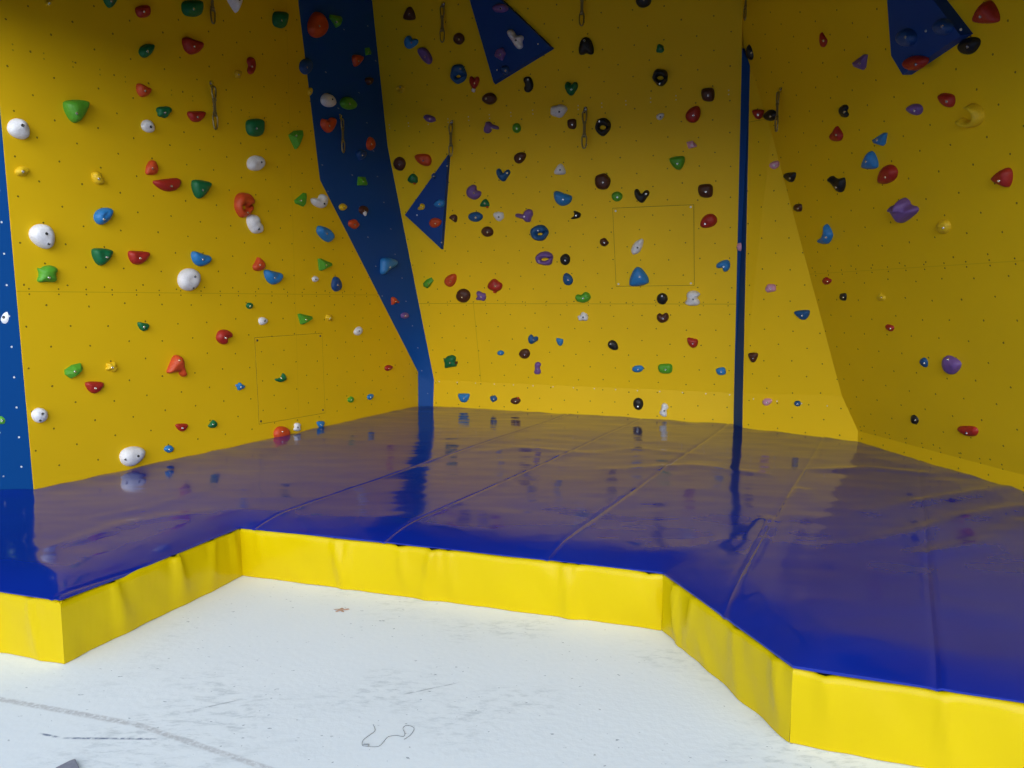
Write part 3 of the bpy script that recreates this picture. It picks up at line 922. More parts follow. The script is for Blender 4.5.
# wall, x, y, w, h, colour, outline, tilt[, features: b=(bolt x, y), e=ridges, n=no bolt, t=tip colour, d=depth]
HOLDS = [
    # left wall
    ('L', 111, 0, 14.5, 15, 'D', 'tri', 0), ('L', 143.5, 11, 14, 13, 'R', 'square', 10), ('L', 193, 8, 20, 17, 'D', 'square', 0), ('L', 147, 50.5, 14, 14, 'D', 'egg', 40),
    ('L', 193.5, 45.5, 19.5, 17.5, 'R', 'wedge', -10), ('L', 144.5, 90, 14, 14, 'O', 'wedge', -15), ('L', 77, 111, 23.5, 23, 'G', 'tri', 0, dict(b=(0, -.2))),
    ('L', 164.5, 112, 14.5, 12, 'D', 'lump', 0), ('L', 197, 116.5, 17.5, 11, 'R', 'half', 0), ('L', 19.5, 128.5, 21, 21, 'W', 'egg', -45, dict(b=(.3, .3))),
    ('L', 148.5, 126, 12.5, 13, 'W', 'egg', -40, dict(b=(.4, -.1))), ('L', 49, 3, 5, 6, 'Y', 'round', 0), ('L', 236, 2, 17, 21, 'W', 'cone', 5, dict(b=(.4, .2))),
    ('L', 281, 19.5, 14.5, 17, 'D', 'square', -8), ('L', 251.7, 65.5, 8.5, 17.5, 'R', 'bean', 180), ('L', 238.5, 74, 7, 8, 'Y', 'lump', 0),
    ('L', 255.8, 127.4, 17, 18, 'D', 'square', 0), ('L', 296.8, 139.5, 14, 19, 'G', 'kite', 0, dict(b=(0, .4))),
    ('L', 22.5, 171, 14, 10, 'Y', 'oval', 8), ('L', 98.5, 178, 12, 13, 'Y', 'ridge', 10, dict(e=1)), ('L', 152.4, 167.5, 12, 15, 'O', 'lump', 0),
    ('L', 167.5, 184.5, 27, 13.5, 'R', 'half', 14, dict(b=(.3, -.25))), ('L', 202, 189, 18, 19, 'D', 'tri', -8), ('L', 104, 216, 17.5, 17, 'B', 'egg', 35, dict(b=(0, -.4), e=1)),
    ('L', 43, 236.3, 24, 25, 'W', 'egg', -60, dict(b=(.3, .2), h2=(.5, -.6))), ('L', 48.2, 273.8, 19, 17, 'G', 'creature', 0, dict(b=(.1, -.45))),
    ('L', 103, 256.8, 20, 17.5, 'D', 'tri', -5, dict(b=(.4, -.05))), ('L', 139.6, 257.6, 21, 14, 'R', 'half', -6), ('L', 190, 279.5, 21, 22.5, 'W', 'round', 0, dict(b=(.5, .25), h2=(.35, -.75))),
    ('L', 202, 258.7, 19, 15, 'B', 'wedge', -12, dict(e=1)), ('L', 256.6, 163, 16.5, 15.5, 'W', 'round', 0, dict(b=(.6, .1))),
    ('L', 245, 205, 18, 25, 'O', 'ringtop', 0, dict(b=(.3, -.6))), ('L', 255.8, 224, 15.5, 19, 'W', 'ridge', 10, dict(b=(.4, -.55), e=1)),
    ('L', 301, 199.6, 11.5, 14, 'G', 'tooth', 0), ('L', 319.8, 201, 15.5, 14, 'W', 'heart', 30, dict(b=(.6, -.4), e=1)), ('L', 326, 233.8, 16, 16.5, 'B', 'long', -48, dict(b=(.1, 0))),
    ('L', 259.7, 264, 12, 14, 'O', 'drop', 10), ('L', 274, 277, 17.5, 15, 'B', 'wedge', -5, dict(e=1)), ('L', 326, 264.6, 14, 12.5, 'G', 'facetri', 0),
    ('L', 315.5, 279, 6, 6, 'W', 'round', 0), ('L', 337.2, 284, 10, 15, 'X', 'egg', 100, dict(e=1)), ('L', 143.6, 326.5, 11, 9, 'D', 'wedge', 0),
    ('L', 74.8, 370.8, 18, 15.5, 'G', 'facet', 0), ('L', 112, 367, 11, 10, 'Y', 'rough', 0, dict(e=1)), ('L', 95, 387.5, 18, 12, 'R', 'tri', 0),
    ('L', 177.7, 366, 19, 22, 'O', 'jug', 0, dict(b=(.2, .5))), ('L', 40.4, 415.4, 15.5, 15, 'W', 'round', 0, dict(b=(.3, .2), h2=(0, -.65))),
    ('L', 182, 427.5, 12, 8, 'R', 'tri', 5), ('L', 250, 305.8, 6.5, 6.5, 'D', 'round', 0), ('L', 263.6, 321, 9, 8, 'W', 'egg', 0, dict(b=(.3, 0))),
    ('L', 306, 319, 15, 11, 'G', 'facetri', 8), ('L', 329.8, 317.7, 7, 7, 'Y', 'rough', 0), ('L', 358.5, 331, 8, 9, 'W', 'egg', 70, dict(b=(.2, 0))),
    ('L', 225, 337, 15, 15, 'R', 'bean', -40), ('L', 240.5, 386.4, 9, 8, 'B', 'rough', 0), ('L', 281, 377.7, 11, 9, 'D', 'comma', -15),
    ('L', 213, 424, 8.5, 8, 'D', 'wedge', 60), ('L', 351, 399.5, 6, 6.5, 'G', 'lump', 0), ('L', 370.6, 396.8, 6, 6, 'B', 'egg', 40),
    ('L', 297.5, 427, 7, 8.5, 'W', 'bone', 0), ('L', 321, 424.5, 7.5, 7, 'B', 'tri', 5), ('L', 282.5, 433.8, 15, 15, 'O', 'round', 0, dict(b=(0, .3))),
    ('L', 389, 368, 7.5, 6, 'R', 'egg', 20), ('L', 83, 484, 9, 6, 'B', 'lump', 0), ('L', 133.4, 456.6, 24, 20, 'W', 'egg', 28, dict(b=(.4, .05), h2=(-.6, -.3))),
    ('L', 169, 449, 9, 7.5, 'B', 'lump', 0),
    # blue end panel
    ('E', 0, 187, 12, 16, 'G', 'egg', 45), ('E', 6, 318, 11, 15, 'W', 'egg', 70, dict(b=(-.4, .1))), ('E', 1.5, 420, 9.5, 9, 'G', 'lump', 0),
    # blue corner strip
    ('S', 318.7, 24.5, 18.5, 26, 'O', 'egg', 95, dict(e=1)), ('S', 336.6, 21, 12, 13, 'G', 'tooth', 90), ('S', 368.5, 51.4, 6, 8, 'G', 'trap', 10), ('S', 358.3, 60.5, 10.5, 12, 'O', 'triup', 170),
    ('S', 306.5, 66.4, 12.5, 16, 'X', 'round', 0), ('S', 310.3, 91.4, 4.5, 8, 'Y', 'lump', 0), ('S', 369.5, 81, 8, 8, 'N', 'lump', 0), ('S', 329, 100, 14, 14, 'W', 'egg', -30, dict(b=(.5, .1))),
    ('S', 349, 103, 15.5, 13, 'G', 'egg', -30), ('S', 328.8, 125, 14, 15.5, 'O', 'heart', 10), ('S', 371.2, 143.5, 8.5, 13.5, 'O', 'egg', 95), ('S', 362, 154.6, 9, 11, 'X', 'lump', 0),
    ('S', 363, 181, 10, 9, 'G', 'trap', 0), ('S', 343.3, 207, 7.5, 7, 'Y', 'round', 0), ('S', 364, 210, 9, 9, 'N', 'round', 0, dict(t=('W', 0, -.7, .6))),
    ('S', 354.4, 224, 10.5, 10, 'O', 'rough', 0), ('S', 389.3, 266, 16, 17, 'B', 'bigjug', 0), ('S', 395.7, 301, 8, 8, 'O', 'jug', 30), ('S', 405, 315.6, 8, 6, 'P', 'oval', 0),
    ('S', 414.5, 375.7, 5, 7, 'Y', 'lump', 0),
    # middle wall
    ('M', 408.8, 13.3, 12, 13.5, 'N', 'triup', 0), ('M', 410.8, 42, 13.5, 13.5, 'B', 'heart', -25), ('M', 424.5, 55.7, 14, 17, 'P', 'long', -50), ('M', 458.4, 38.7, 11, 12, 'N', 'round', 0),
    ('M', 458, 74, 16, 20, 'V', 'ringtop', 0, dict(b=(.3, .5))), ('M', 474, 82.5, 10, 13, 'R', 'heart', 0, dict(t=('W', -.3, -1.1, .5))), ('M', 489, 98.6, 14.5, 12, 'N', 'round', 0, dict(b=(-.4, 0))),
    ('M', 528, 84.4, 10, 16, 'K', 'bean', 180, dict(b=(0, .6))), ('M', 558.5, 111, 16.5, 13.5, 'W', 'lump', 0), ('M', 429.3, 118.5, 12, 8, 'P', 'long', -25), ('M', 491, 127.5, 15, 12, 'P', 'dumb', 180),
    ('M', 516.3, 128, 8.5, 10, 'G', 'round', 0), ('M', 400, 89, 8, 8, 'Y', 'ring', 0), ('M', 585.9, 46, 15, 18, 'K', 'hump', 0, dict(b=(-.2, .6))), ('M', 643, -1, 16, 17, 'K', 'round', 0),
    ('M', 660, 48.4, 8, 9, 'D', 'lump', 0), ('M', 659.7, 77.6, 15.5, 17.5, 'K', 'ring', 0, dict(b=(0, -.7))), ('M', 571, 88.6, 13, 14, 'D', 'heart', 0), ('M', 571.6, 124, 9, 10.5, 'N', 'square', 0),
    ('M', 602.6, 127, 15.5, 18.5, 'K', 'ring', 0, dict(b=(-.4, .6))), ('M', 707.6, 94.7, 13.5, 14, 'N', 'square', 0), ('M', 660, 116.5, 8, 7, 'W', 'egg', 40), ('M', 692.7, 114.4, 15, 17, 'R', 'egg', 60),
    ('M', 691.4, 144.8, 10.5, 8, 'I', 'trap', 20), ('M', 398.9, 163.8, 12, 14, 'N', 'round', 0), ('M', 422.5, 160, 16.5, 12.5, 'O', 'slot', 0), ('M', 412.3, 178.5, 10, 10, 'D', 'lump', 0, dict(t=('O', .3, -1.0, .4))),
    ('M', 519.6, 158, 12, 11.5, 'N', 'egg', 30), ('M', 503, 175, 13.5, 13, 'V', 'vee', 0, dict(b=(.6, .3))), ('M', 473.3, 192.3, 14.5, 15, 'P', 'bean', 35), ('M', 484.4, 203, 9.5, 8, 'D', 'triup', 0, dict(t=('O', .5, -1.0, .45))),
    ('M', 453, 218.5, 8, 8, 'N', 'wedge', 150), ('M', 475.2, 217, 14.5, 10, 'V', 'oval', 0), ('M', 498.3, 216.5, 10.5, 10, 'W', 'rough', 0, dict(e=1)), ('M', 487, 231.8, 12, 10.5, 'N', 'round', 0),
    ('M', 523.7, 215.8, 17.5, 13, 'P', 'dumb', 0), ('M', 539, 233, 18, 16, 'V', 'ringtop', 15, dict(b=(-.1, .3))), ('M', 544, 258.5, 17.5, 14, 'P', 'ring', 15, dict(b=(-.6, -.4))), ('M', 559.5, 169.3, 11.5, 11, 'W', 'triup', 0),
    ('M', 562.5, 198.6, 18, 15, 'B', 'wedge', -12), ('M', 427.8, 283, 10.5, 11, 'G', 'facet', 10), ('M', 450, 280.5, 12, 13, 'O', 'egg', 50), ('M', 494.5, 285.5, 14.5, 13, 'R', 'lump', 0, dict(t=('O', -.1, -.95, .35))),
    ('M', 462.7, 296, 14, 14, 'N', 'round', 0, dict(b=(-.1, -.2))), ('M', 480.7, 296.2, 10, 10, 'P', 'rough', 0), ('M', 575.7, 215, 10, 8.5, 'K', 'comma', 20), ('M', 602.3, 181.6, 15.5, 16.5, 'N', 'lump', 0),
    ('M', 616.8, 196.6, 11, 10, 'G', 'round', 0), ('M', 641.6, 196, 15, 14, 'K', 'vee', 0, dict(b=(.6, .3))), ('M', 676.7, 163, 15.5, 14, 'G', 'tri', 10), ('M', 705.2, 191, 15, 14, 'N', 'square', 0),
    ('M', 708.4, 221, 17, 14.5, 'R', 'egg', 215, dict(b=(-.4, -.4))), ('M', 637, 246.8, 12.5, 16, 'W', 'long', 52, dict(e=1)), ('M', 604, 242.3, 9, 8.5, 'N', 'lump', 0), ('M', 564.8, 259.7, 10, 11.5, 'K', 'round', 0),
    ('M', 567.7, 279.3, 10, 12.5, 'V', 'egg', 110), ('M', 638.6, 277, 19.5, 19.5, 'B', 'triup', 10, dict(b=(.1, 0))), ('M', 723, 266, 14, 12, 'B', 'heart', 150), ('M', 582.6, 297.6, 15.5, 11, 'G', 'bean', 110),
    ('M', 582.6, 316.7, 10.5, 9, 'W', 'rough', 0, dict(e=1)), ('M', 662, 299, 11, 11.5, 'K', 'round', 0, dict(b=(0, .5))), ('M', 692.3, 298.5, 15, 15, 'W', 'bone', 0, dict(e=1)), ('M', 662.5, 318, 12, 10, 'N', 'bean', 90),
    ('M', 612.7, 345.4, 10.5, 10, 'K', 'egg', -40, dict(b=(-.4, .3))), ('M', 692.3, 343, 11, 10.5, 'R', 'wedge', 0), ('M', 559.5, 342, 7, 8, 'B', 'wedge', 0), ('M', 637.8, 369, 11.5, 7, 'B', 'oval', 10),
    ('M', 665, 369, 14.5, 10, 'G', 'square', 0), ('M', 720.8, 371.4, 10, 8, 'B', 'square', 10), ('M', 532.8, 339.4, 10, 9.5, 'V', 'heart', -20), ('M', 500.4, 353, 7, 5, 'B', 'oval', 0),
    ('M', 524.2, 354, 11, 10, 'N', 'round', 0), ('M', 537.3, 368.3, 7, 12.5, 'P', 'bone', 0), ('M', 449.5, 362, 13.5, 13, 'D', 'creature', 10, dict(t=('N', 1.0, -.1, .3))),
    ('k', 463.5, 398, 11.5, 9, 'B', 'half', 0), ('k', 493.4, 398.8, 7, 7, 'V', 'lump', 0), ('k', 515.3, 401, 10, 7, 'N', 'oval', 0, dict(t=('R', .5, .8, .4))), ('k', 638, 404, 10, 12.5, 'K', 'round', 0, dict(b=(0, -.4))),
    ('k', 663.8, 410, 9, 14, 'W', 'bone', -15, dict(e=1)),
    # holds on the blue volumes
    ('1', 500, 8, 16, 9, 'P', 'oval', 0), ('1', 515, 39, 16, 20, 'W', 'mitt', 0, dict(e=1)), ('1', 499.7, 54, 11, 13, 'P', 'lump', 0), ('1', 505, 70, 8, 10, 'X', 'lump', 0),
    ('2', 421, 206.8, 7, 6.5, 'Y', 'rough', 0), ('2', 439, 203.5, 11, 8.5, 'B', 'lump', 0), ('2', 435, 223, 12, 10, 'O', 'egg', 10), ('2', 433.5, 176, 4, 6, 'X', 'lump', 0),
    ('3', 905.6, 38, 18, 18, 'X', 'round', 0, dict(b=(0, .1))), ('3', 942, 27.5, 18, 17, 'X', 'round', 0, dict(b=(0, .1))), ('3', 914.8, 63.5, 24, 15, 'R', 'egg', 25),
    # narrow panel
    ('P', 751, 52, 11, 16, 'K', 'egg', 100), ('R', 770, 115.6, 11.5, 11.5, 'K', 'round', 0), ('P', 757.7, 114.3, 11.5, 10, 'R', 'tri', 0), ('P', 774, 165, 10, 8.5, 'I', 'lump', 0),
    ('P', 770.4, 288.3, 10.5, 8.5, 'I', 'lump', 0), ('p', 767, 402, 9.5, 7.5, 'I', 'egg', 20), ('P', 801.6, 315, 15.5, 10, 'V', 'tri', 8), ('P', 752.8, 357.7, 9.5, 10, 'N', 'tri', 0), ('p', 797.3, 403.6, 6.5, 6, 'V', 'round', 0),
    ('v', 740.3, 185, 4, 9, 'I', 'round', 0), ('v', 739.3, 247, 4, 8, 'I', 'round', 0), ('v', 742, 102, 3.5, 9, 'I', 'round', 0),
    # right wall
    ('R', 789.3, 177.5, 11.5, 10, 'K', 'tri', 8), ('R', 797.5, 208, 8, 8, 'N', 'square', 0), ('R', 824.5, 234.3, 14, 20, 'B', 'comma', 0, dict(b=(.2, -.3))), ('R', 836, 184.5, 15.5, 16.5, 'K', 'boot', 0, dict(b=(0, -.35))),
    ('R', 827, 281, 9, 8, 'R', 'lump', 0), ('R', 869, 160.5, 15, 18, 'B', 'triup', 0, dict(b=(-.4, -.1))), ('R', 887, 174.8, 17.5, 19.5, 'R', 'egg', 230, dict(b=(-.2, -.25))), ('R', 903, 211, 25, 25, 'P', 'star', 0, dict(n=1, s=1)),
    ('R', 843.4, 111.3, 9, 13, 'K', 'bean', 0), ('R', 835.6, 134, 12, 15.5, 'R', 'drop', 0), ('R', 878.6, 139.6, 14.5, 13, 'B', 'tooth', 0, dict(r=1, b=(-.3, -.1))), ('R', 823, 40, 7, 15, 'R', 'wedge', -30),
    ('R', 858.7, 62.5, 14.5, 15.5, 'P', 'tooth', 0, dict(r=1)), ('R', 914, 109.8, 15, 11.5, 'P', 'egg', 170), ('R', 946, 100.6, 15, 14.5, 'R', 'slot', -10), ('R', 969.5, 116, 24, 24, 'Y', 'cres', 100, dict(n=1)),
    ('R', 985, 12.7, 23.5, 23, 'R', 'triup', 0, dict(b=(-.4, -.35))), ('R', 968.5, 46.3, 19.5, 17.5, 'K', 'egg', 30, dict(b=(-.1, -.05))), ('R', 1000.8, 178, 19, 19.5, 'R', 'tri', 150, dict(b=(-.2, -.3))),
    ('R', 942.8, 227, 13, 14, 'Y', 'round', 0), ('R', 881, 297, 8, 8, 'Y', 'rough', 0), ('R', 843, 297, 7, 8, 'K', 'square', 0), ('R', 889.8, 328, 8.5, 7.5, 'R', 'slot', -20),
    ('R', 923.8, 362.6, 8, 10, 'V', 'egg', -60), ('R', 951, 365.4, 17.5, 19, 'P', 'slot', -35, dict(b=(-.4, .6))), ('R', 914.8, 419.5, 8, 10, 'K', 'egg', 110), ('R', 967.6, 431.3, 20.5, 11, 'R', 'slot', -5, dict(b=(-.1, -.3))),
]


def inside(p, poly):
    r = False
    j = len(poly) - 1
    for i in range(len(poly)):
        a, b_ = poly[i], poly[j]
        if (a.y > p.y) != (b_.y > p.y) and p.x < (b_.x - a.x) * (p.y - a.y) / (b_.y - a.y) + a.x:
            r = not r
        j = i
    return r


def d_poly(p, poly):
    best = 9e9
    n = len(poly)
    for i in range(n):
        a, b_ = poly[i], poly[(i + 1) % n]
        d = b_ - a
        l2 = d.length_squared
        t = 0 if l2 < 1e-14 else max(0, min(1, (p - a).dot(d) / l2))
        best = min(best, (p - (a + d * t)).length)
    return best


# one bolt head, shared by every hold: a cap screw with a hexagonal socket
def bolt_mesh():
    bm = bmesh.new()
    prof = [(1.0, -1.2), (1.0, 0.35), (0.86, 0.55), (0.55, 0.55)]
    rings = [[bm.verts.new((r * math.cos(2 * math.pi * i / 12), r * math.sin(2 * math.pi * i / 12), z)) for i in range(12)] for r, z in prof]
    hexr = [bm.verts.new((0.5 * math.cos(2 * math.pi * i / 12) * (0.92 if i % 2 else 1), 0.5 * math.sin(2 * math.pi * i / 12) * (0.92 if i % 2 else 1), 0.15)) for i in range(12)]
    rings.append(hexr)
    for a, b_ in zip(rings[:-1], rings[1:]):
        for i in range(12):
            bm.faces.new((a[i], a[(i + 1) % 12], b_[(i + 1) % 12], b_[i]))
    bm.faces.new(hexr)
    bmesh.ops.recalc_face_normals(bm, faces=bm.faces)
    out = []
    for m_ in (M_STEEL, M_DARKBOLT):
        me = bpy.data.meshes.new('bolt')
        bm.to_mesh(me)
        me.materials.append(m_)
        out.append(me)
    bm.free()
    return out


BOLT, BOLT_DARK = bolt_mesh()


def flat_fill(poly, nx):
    """mesh of a flat outline cut into a grid"""
    bm = bmesh.new()
    bm.faces.new([bm.verts.new((p.x, p.y, 0)) for p in poly])
    x0, x1 = min(p.x for p in poly), max(p.x for p in poly)
    y0, y1 = min(p.y for p in poly), max(p.y for p in poly)
    st = max(x1 - x0, y1 - y0) / nx
    for ax, lo_, hi_ in ((V((1, 0, 0)), x0, x1), (V((0, 1, 0)), y0, y1)):
        c = lo_ + st * 0.5
        while c < hi_:
            bmesh.ops.bisect_plane(bm, geom=list(bm.verts) + list(bm.edges) + list(bm.faces), plane_co=ax * c, plane_no=ax, dist=1e-6)
            c += st
    bmesh.ops.triangulate(bm, faces=[f for f in bm.faces if len(f.verts) > 4])
    return bm


def make_hold(spec, idx):
    wall, x, y, w, h, colr, shp, rot = spec[:8]
    ft = spec[8] if len(spec) > 8 else {}
    pl = strip_plane(x, y) if wall == 'S' else WALLS[wall][0]
    seed = idx * 0.37 + 0.11
    pts = SH[shp](seed)
    if ft.get('r'):
        pts = [V((-p.x, p.y)) for p in pts] if ft['r'] == 2 else pts
    a = math.radians(rot)
    pts = [V((p.x * math.cos(a) - p.y * math.sin(a), p.x * math.sin(a) + p.y * math.cos(a))) for p in pts]
    x0, x1 = min(p.x for p in pts), max(p.x for p in pts)
    y0, y1 = min(p.y for p in pts), max(p.y for p in pts)
    mpp = (pl.hit(x, y) - CAM).length / FPX               # metres per pixel out there
    size = min(w, h) * mpp
    dep = ft.get('d', min(0.085, max(0.022, size * 0.34)))
    if wall == 'v':
        dep = 0.03
    off = dep * 0.4
    nrm = [V((2 * (p.x - x0) / (x1 - x0) - 1, 2 * (p.y - y0) / (y1 - y0) - 1)) for p in pts]

    def topl(q):
        p = pl.hit(x + q.x * w / 2, y - q.y * h / 2, off)
        return V(pl.uv(p))
    cen = topl(V((0, 0)))
    poly = [topl(q) - cen for q in nrm]
    if wall == 'v':                                        # seen almost edge-on
        poly = [V((q.x * 0.025, q.y * 0.04)) for q in nrm]
    extent = max(max(abs(p.x) for p in poly), max(abs(p.y) for p in poly))
    if shp in FACETED:
        bm = bmesh.new()
        mid = sum(poly, V((0, 0))) / len(poly)
        pk = mid + V((0.12 * extent, -0.10 * extent))
        rings = []
        for s, z, c in ((1.0, 0.0, mid), (0.97, 0.35, mid), (0.52, 0.92, pk), (0.18, 1.0, pk)):
            rings.append([bm.verts.new((c.x + (p.x - mid.x) * s, c.y + (p.y - mid.y) * s, z * dep)) for p in poly])
        n = len(poly)
        for r0, r1_ in zip(rings[:-1], rings[1:]):
            for i in range(n):
                bm.faces.new((r0[i], r0[(i + 1) % n], r1_[(i + 1) % n], r1_[i]))
        bm.faces.new(rings[-1])

        def height(p):
            return dep * 0.97
        smooth = False
    else:
        nx = 28 if ft.get('s') else 16 if max(w, h) > 14 else (12 if max(w, h) > 9 else 8)
        bm = flat_fill(poly, nx)
        ring = shp in ('ring', 'ringtop', 'cres')
        dist = {v: d_poly(V((v.co.x, v.co.y)), poly) for v in bm.verts}
        D = max(dist.values()) * (1.0 if ring else 0.92)

        def height(p, d=None):
            d = d_poly(p, poly) if d is None else d
            t = min(1.0, d / D)
            z = math.sqrt(max(0.0, 1 - (1 - t) ** 2.2))
            z *= 1 + 0.16 * p.y / extent                              # lip leans out at the top
            z += t * 0.22 * noise.noise(V((p.x / extent * 1.6 + seed * 9, p.y / extent * 1.6, seed)))
            if ft.get('e'):
                cr_ = math.sin((p.y * 0.8 - p.x * 0.45) / extent * 5.2 + seed * 5 + 1.2 * noise.noise(V((p.x / extent * 1.5, p.y / extent * 1.5, seed))))
                z += t * 0.24 * (abs(cr_) ** 0.6 - 0.6)
            if ft.get('s'):                                           # a step across the star hold
                z += 0.45 * t if p.y > 0.05 * extent - 0.1 * p.x and p.x < 0.35 * extent else 0
            return dep * z
        for v in bm.verts:
            v.co.z = height(V((v.co.x, v.co.y)), dist[v])
        edges = [e for e in bm.edges if e.is_boundary]
        geo = bmesh.ops.extrude_edge_only(bm, edges=edges)
        for v in geo['geom']:
            if isinstance(v, bmesh.types.BMVert):
                v.co.z = -0.001
        for v in bm.verts:
            if v.co.z > -0.0005:
                v.co.z += dep * 0.10
        bmesh.ops.remove_doubles(bm, verts=bm.verts, dist=1e-6)
        smooth = True
    o = link('climbing_hold', bm, HM[colr], None, smooth)
    R = Matrix((pl.t, pl.v, pl.n)).transposed().to_4x4()
    o.matrix_world = Matrix.Translation(pl.at(cen.x, cen.y)) @ R
    o['category'] = 'climbing hold'
    o['group'] = WALLS[wall][2]

    def add_bolt(bx, by, me, r, nm):
        zz = dep
        for _ in range(5):
            hp = pl.hit(x + bx * w / 2, y - by * h / 2, zz)
            p = V(pl.uv(hp)) - cen
            if not inside(p, poly):
                break
            zz = height(p) + dep * 0.1
        if not inside(p, poly):
            p = max((v.co.copy() for v in o.data.vertices), key=lambda c: c.z).to_2d()
        z = height(p) + dep * (0.1 if smooth else 0)
        bo = bpy.data.objects.new(nm, me)
        COL.objects.link(bo)
        bo.parent = o
        bo.location = (p.x, p.y, z - 0.001)
        bo.scale = (r, r, r)
    if not ft.get('n'):
        white = colr == 'W'
        r = 0.0095 if max(w, h) > 9 else 0.008
        bx, by = ft.get('b', (0.08, -0.12))
        add_bolt(bx, by, BOLT_DARK if white else BOLT, r, 'bolt')
        if 'h2' in ft:
            add_bolt(*ft['h2'], BOLT_DARK, 0.008, 'bolt')
    if 't' in ft:                                          # small tip of another colour screwed to its edge
        tc_, tx, ty, ts = ft['t']
        tb = blob(seed + 4, 0.2)
        sx = extent * ts * 0.62
        tb = flat_fill([p * sx for p in tb], 6)
        for v in tb.verts:
            rr = min(1.0, V((v.co.x, v.co.y)).length / sx)
            v.co.z = dep * 0.8 * math.sqrt(max(0, 1 - rr * rr * 0.9))
        geo = bmesh.ops.extrude_edge_only(tb, edges=[e for e in tb.edges if e.is_boundary])
        for v in geo['geom']:
            if isinstance(v, bmesh.types.BMVert):
                v.co.z = 0
        tip = link('tip', tb, HM[tc_], o, True)
        tip.location = (tx * max(q.x for q in poly), ty * max(q.y for q in poly), 0.0 if abs(tx) + abs(ty) > 0.9 else dep * 0.45)
        tip['label'] = HCOL[tc_][0] + ' tip'
    return o


hold_objs = [make_hold(s, i) for i, s in enumerate(HOLDS)]

# ------------------------------------------------------------------ quickdraws hanging from their bolts
QD = [  # wall, x, top y, bottom y, label
    ('L', 208.7, -22, 18, 'quickdraw at the frame top beside the large dark green hold on the left wall'),
    ('L', 211, 83, 126, 'quickdraw hanging above the red half-moon hold on the upper left wall'),
    ('S', 340, 116, 152, 'quickdraw on the blue corner strip beside the orange-red heart-shaped hold'),
    ('M', 443.4, 3, 40, 'quickdraw near the top of the middle wall, above the brown round hold'),
    ('M', 451.8, 121, 156, 'quickdraw hanging just above the small blue triangular volume'),
    ('M', 583, -14, 23, 'quickdraw cut by the frame top above a black hold on the middle wall'),
    ('M', 585.5, 108, 148, 'quickdraw beside the black ring-shaped hold on the middle wall'),
    ('R', 749, -20, 15, 'quickdraw at the frame top above the blue reveal tip'),
    ('R', 781, 88, 128, 'quickdraw beside the black round hold at the narrow panel top'),
]


def tube(bm, pts, r, closed=False, seg=6):
    n = len(pts)
    rings = []
    for i, p in enumerate(pts):
        a = pts[i - 1] if (i or closed) else pts[i]
        b_ = pts[(i + 1) % n] if (i < n - 1 or closed) else pts[i]
        d = (b_ - a).normalized()
        s = d.orthogonal().normalized() if abs(d.y) > 0.99 else d.cross(V((0, 1, 0))).normalized()
        u = d.cross(s)
        rings.append([bm.verts.new(p + (s * math.cos(2 * math.pi * q / seg) + u * math.sin(2 * math.pi * q / seg)) * r) for q in range(seg)])
    for i in range(n if closed else n - 1):
        a, b_ = rings[i], rings[(i + 1) % n]
        for q in range(seg):
            bm.faces.new((a[q], a[(q + 1) % seg], b_[(q + 1) % seg], b_[q]))
    if not closed:
        bm.faces.new(rings[0])
        bm.faces.new(rings[-1])


def make_quickdraw():
    """unit height 1 below its bolt, in the xz plane, y towards the wall"""
    root = empty('quickdraw', (0, 0, 0))
    root['category'] = 'quickdraw'
    root['group'] = 'quickdraws hanging on the walls'
    # hanger: bent steel plate with an eye, held by a bolt
    bm = bmesh.new()
    out = [V((0.055 * math.sin(t), 0.06, 0.0 + 0.055 * math.cos(t))) for t in [i * math.pi / 6 - math.pi / 2 for i in range(7)]]
    prism(bm, out + [V((0.05, 0.03, -0.10)), V((0, 0.0, -0.14)), V((-0.05, 0.03, -0.10))], V((0, 0.012, 0)))
    link('hanger_plate', bm, M_STEEL, root)
    bm = bmesh.new()
    bmesh.ops.create_cone(bm, cap_ends=True, segments=6, radius1=0.034, radius2=0.030, depth=0.05, matrix=Matrix.Translation((0, 0.045, 0.0)) @ Matrix.Rotation(math.radians(90), 4, 'X'))
    link('hanger_bolt', bm, M_STEEL, root)

    def biner(z0, z1, wd, yy):
        pts = []
        for i in range(20):
            t = 2 * math.pi * i / 20
            c, s = math.cos(t), math.sin(t)
            wdt = wd * (0.8 + 0.2 * s)
            pts.append(V((wdt * math.copysign(abs(c) ** 0.7, c), yy, (z0 + z1) / 2 + (z0 - z1) / 2 * math.copysign(abs(s) ** 0.75, s))))
        b2 = bmesh.new()
        tube(b2, pts, 0.020, True)
        ob_ = link('carabiner', b2, M_ZINC, root, True)
        b3 = bmesh.new()
        tube(b3, [V((wd * 0.86, yy, z0 - 0.06)), V((wd * 0.92, yy, z1 + 0.06))], 0.012)
        link('gate', b3, M_STEEL, ob_)
    biner(-0.08, -0.36, 0.065, -0.01)
    biner(-0.68, -1.0, 0.075, -0.02)
    bm = bmesh.new()
    box(bm, (-0.034, -0.028, -0.73), (0.034, 0.0, -0.33))
    for z in (-0.36, -0.66):
        box(bm, (-0.042, -0.036, z - 0.03), (0.042, 0.008, z + 0.03))
    link('sling', bm, M_SLING, root)
    return root


def copy_tree(o, parent=None):
    c = o.copy()
    COL.objects.link(c)
    c.parent = parent
    for ch in o.children:
        copy_tree(ch, c)
    return c


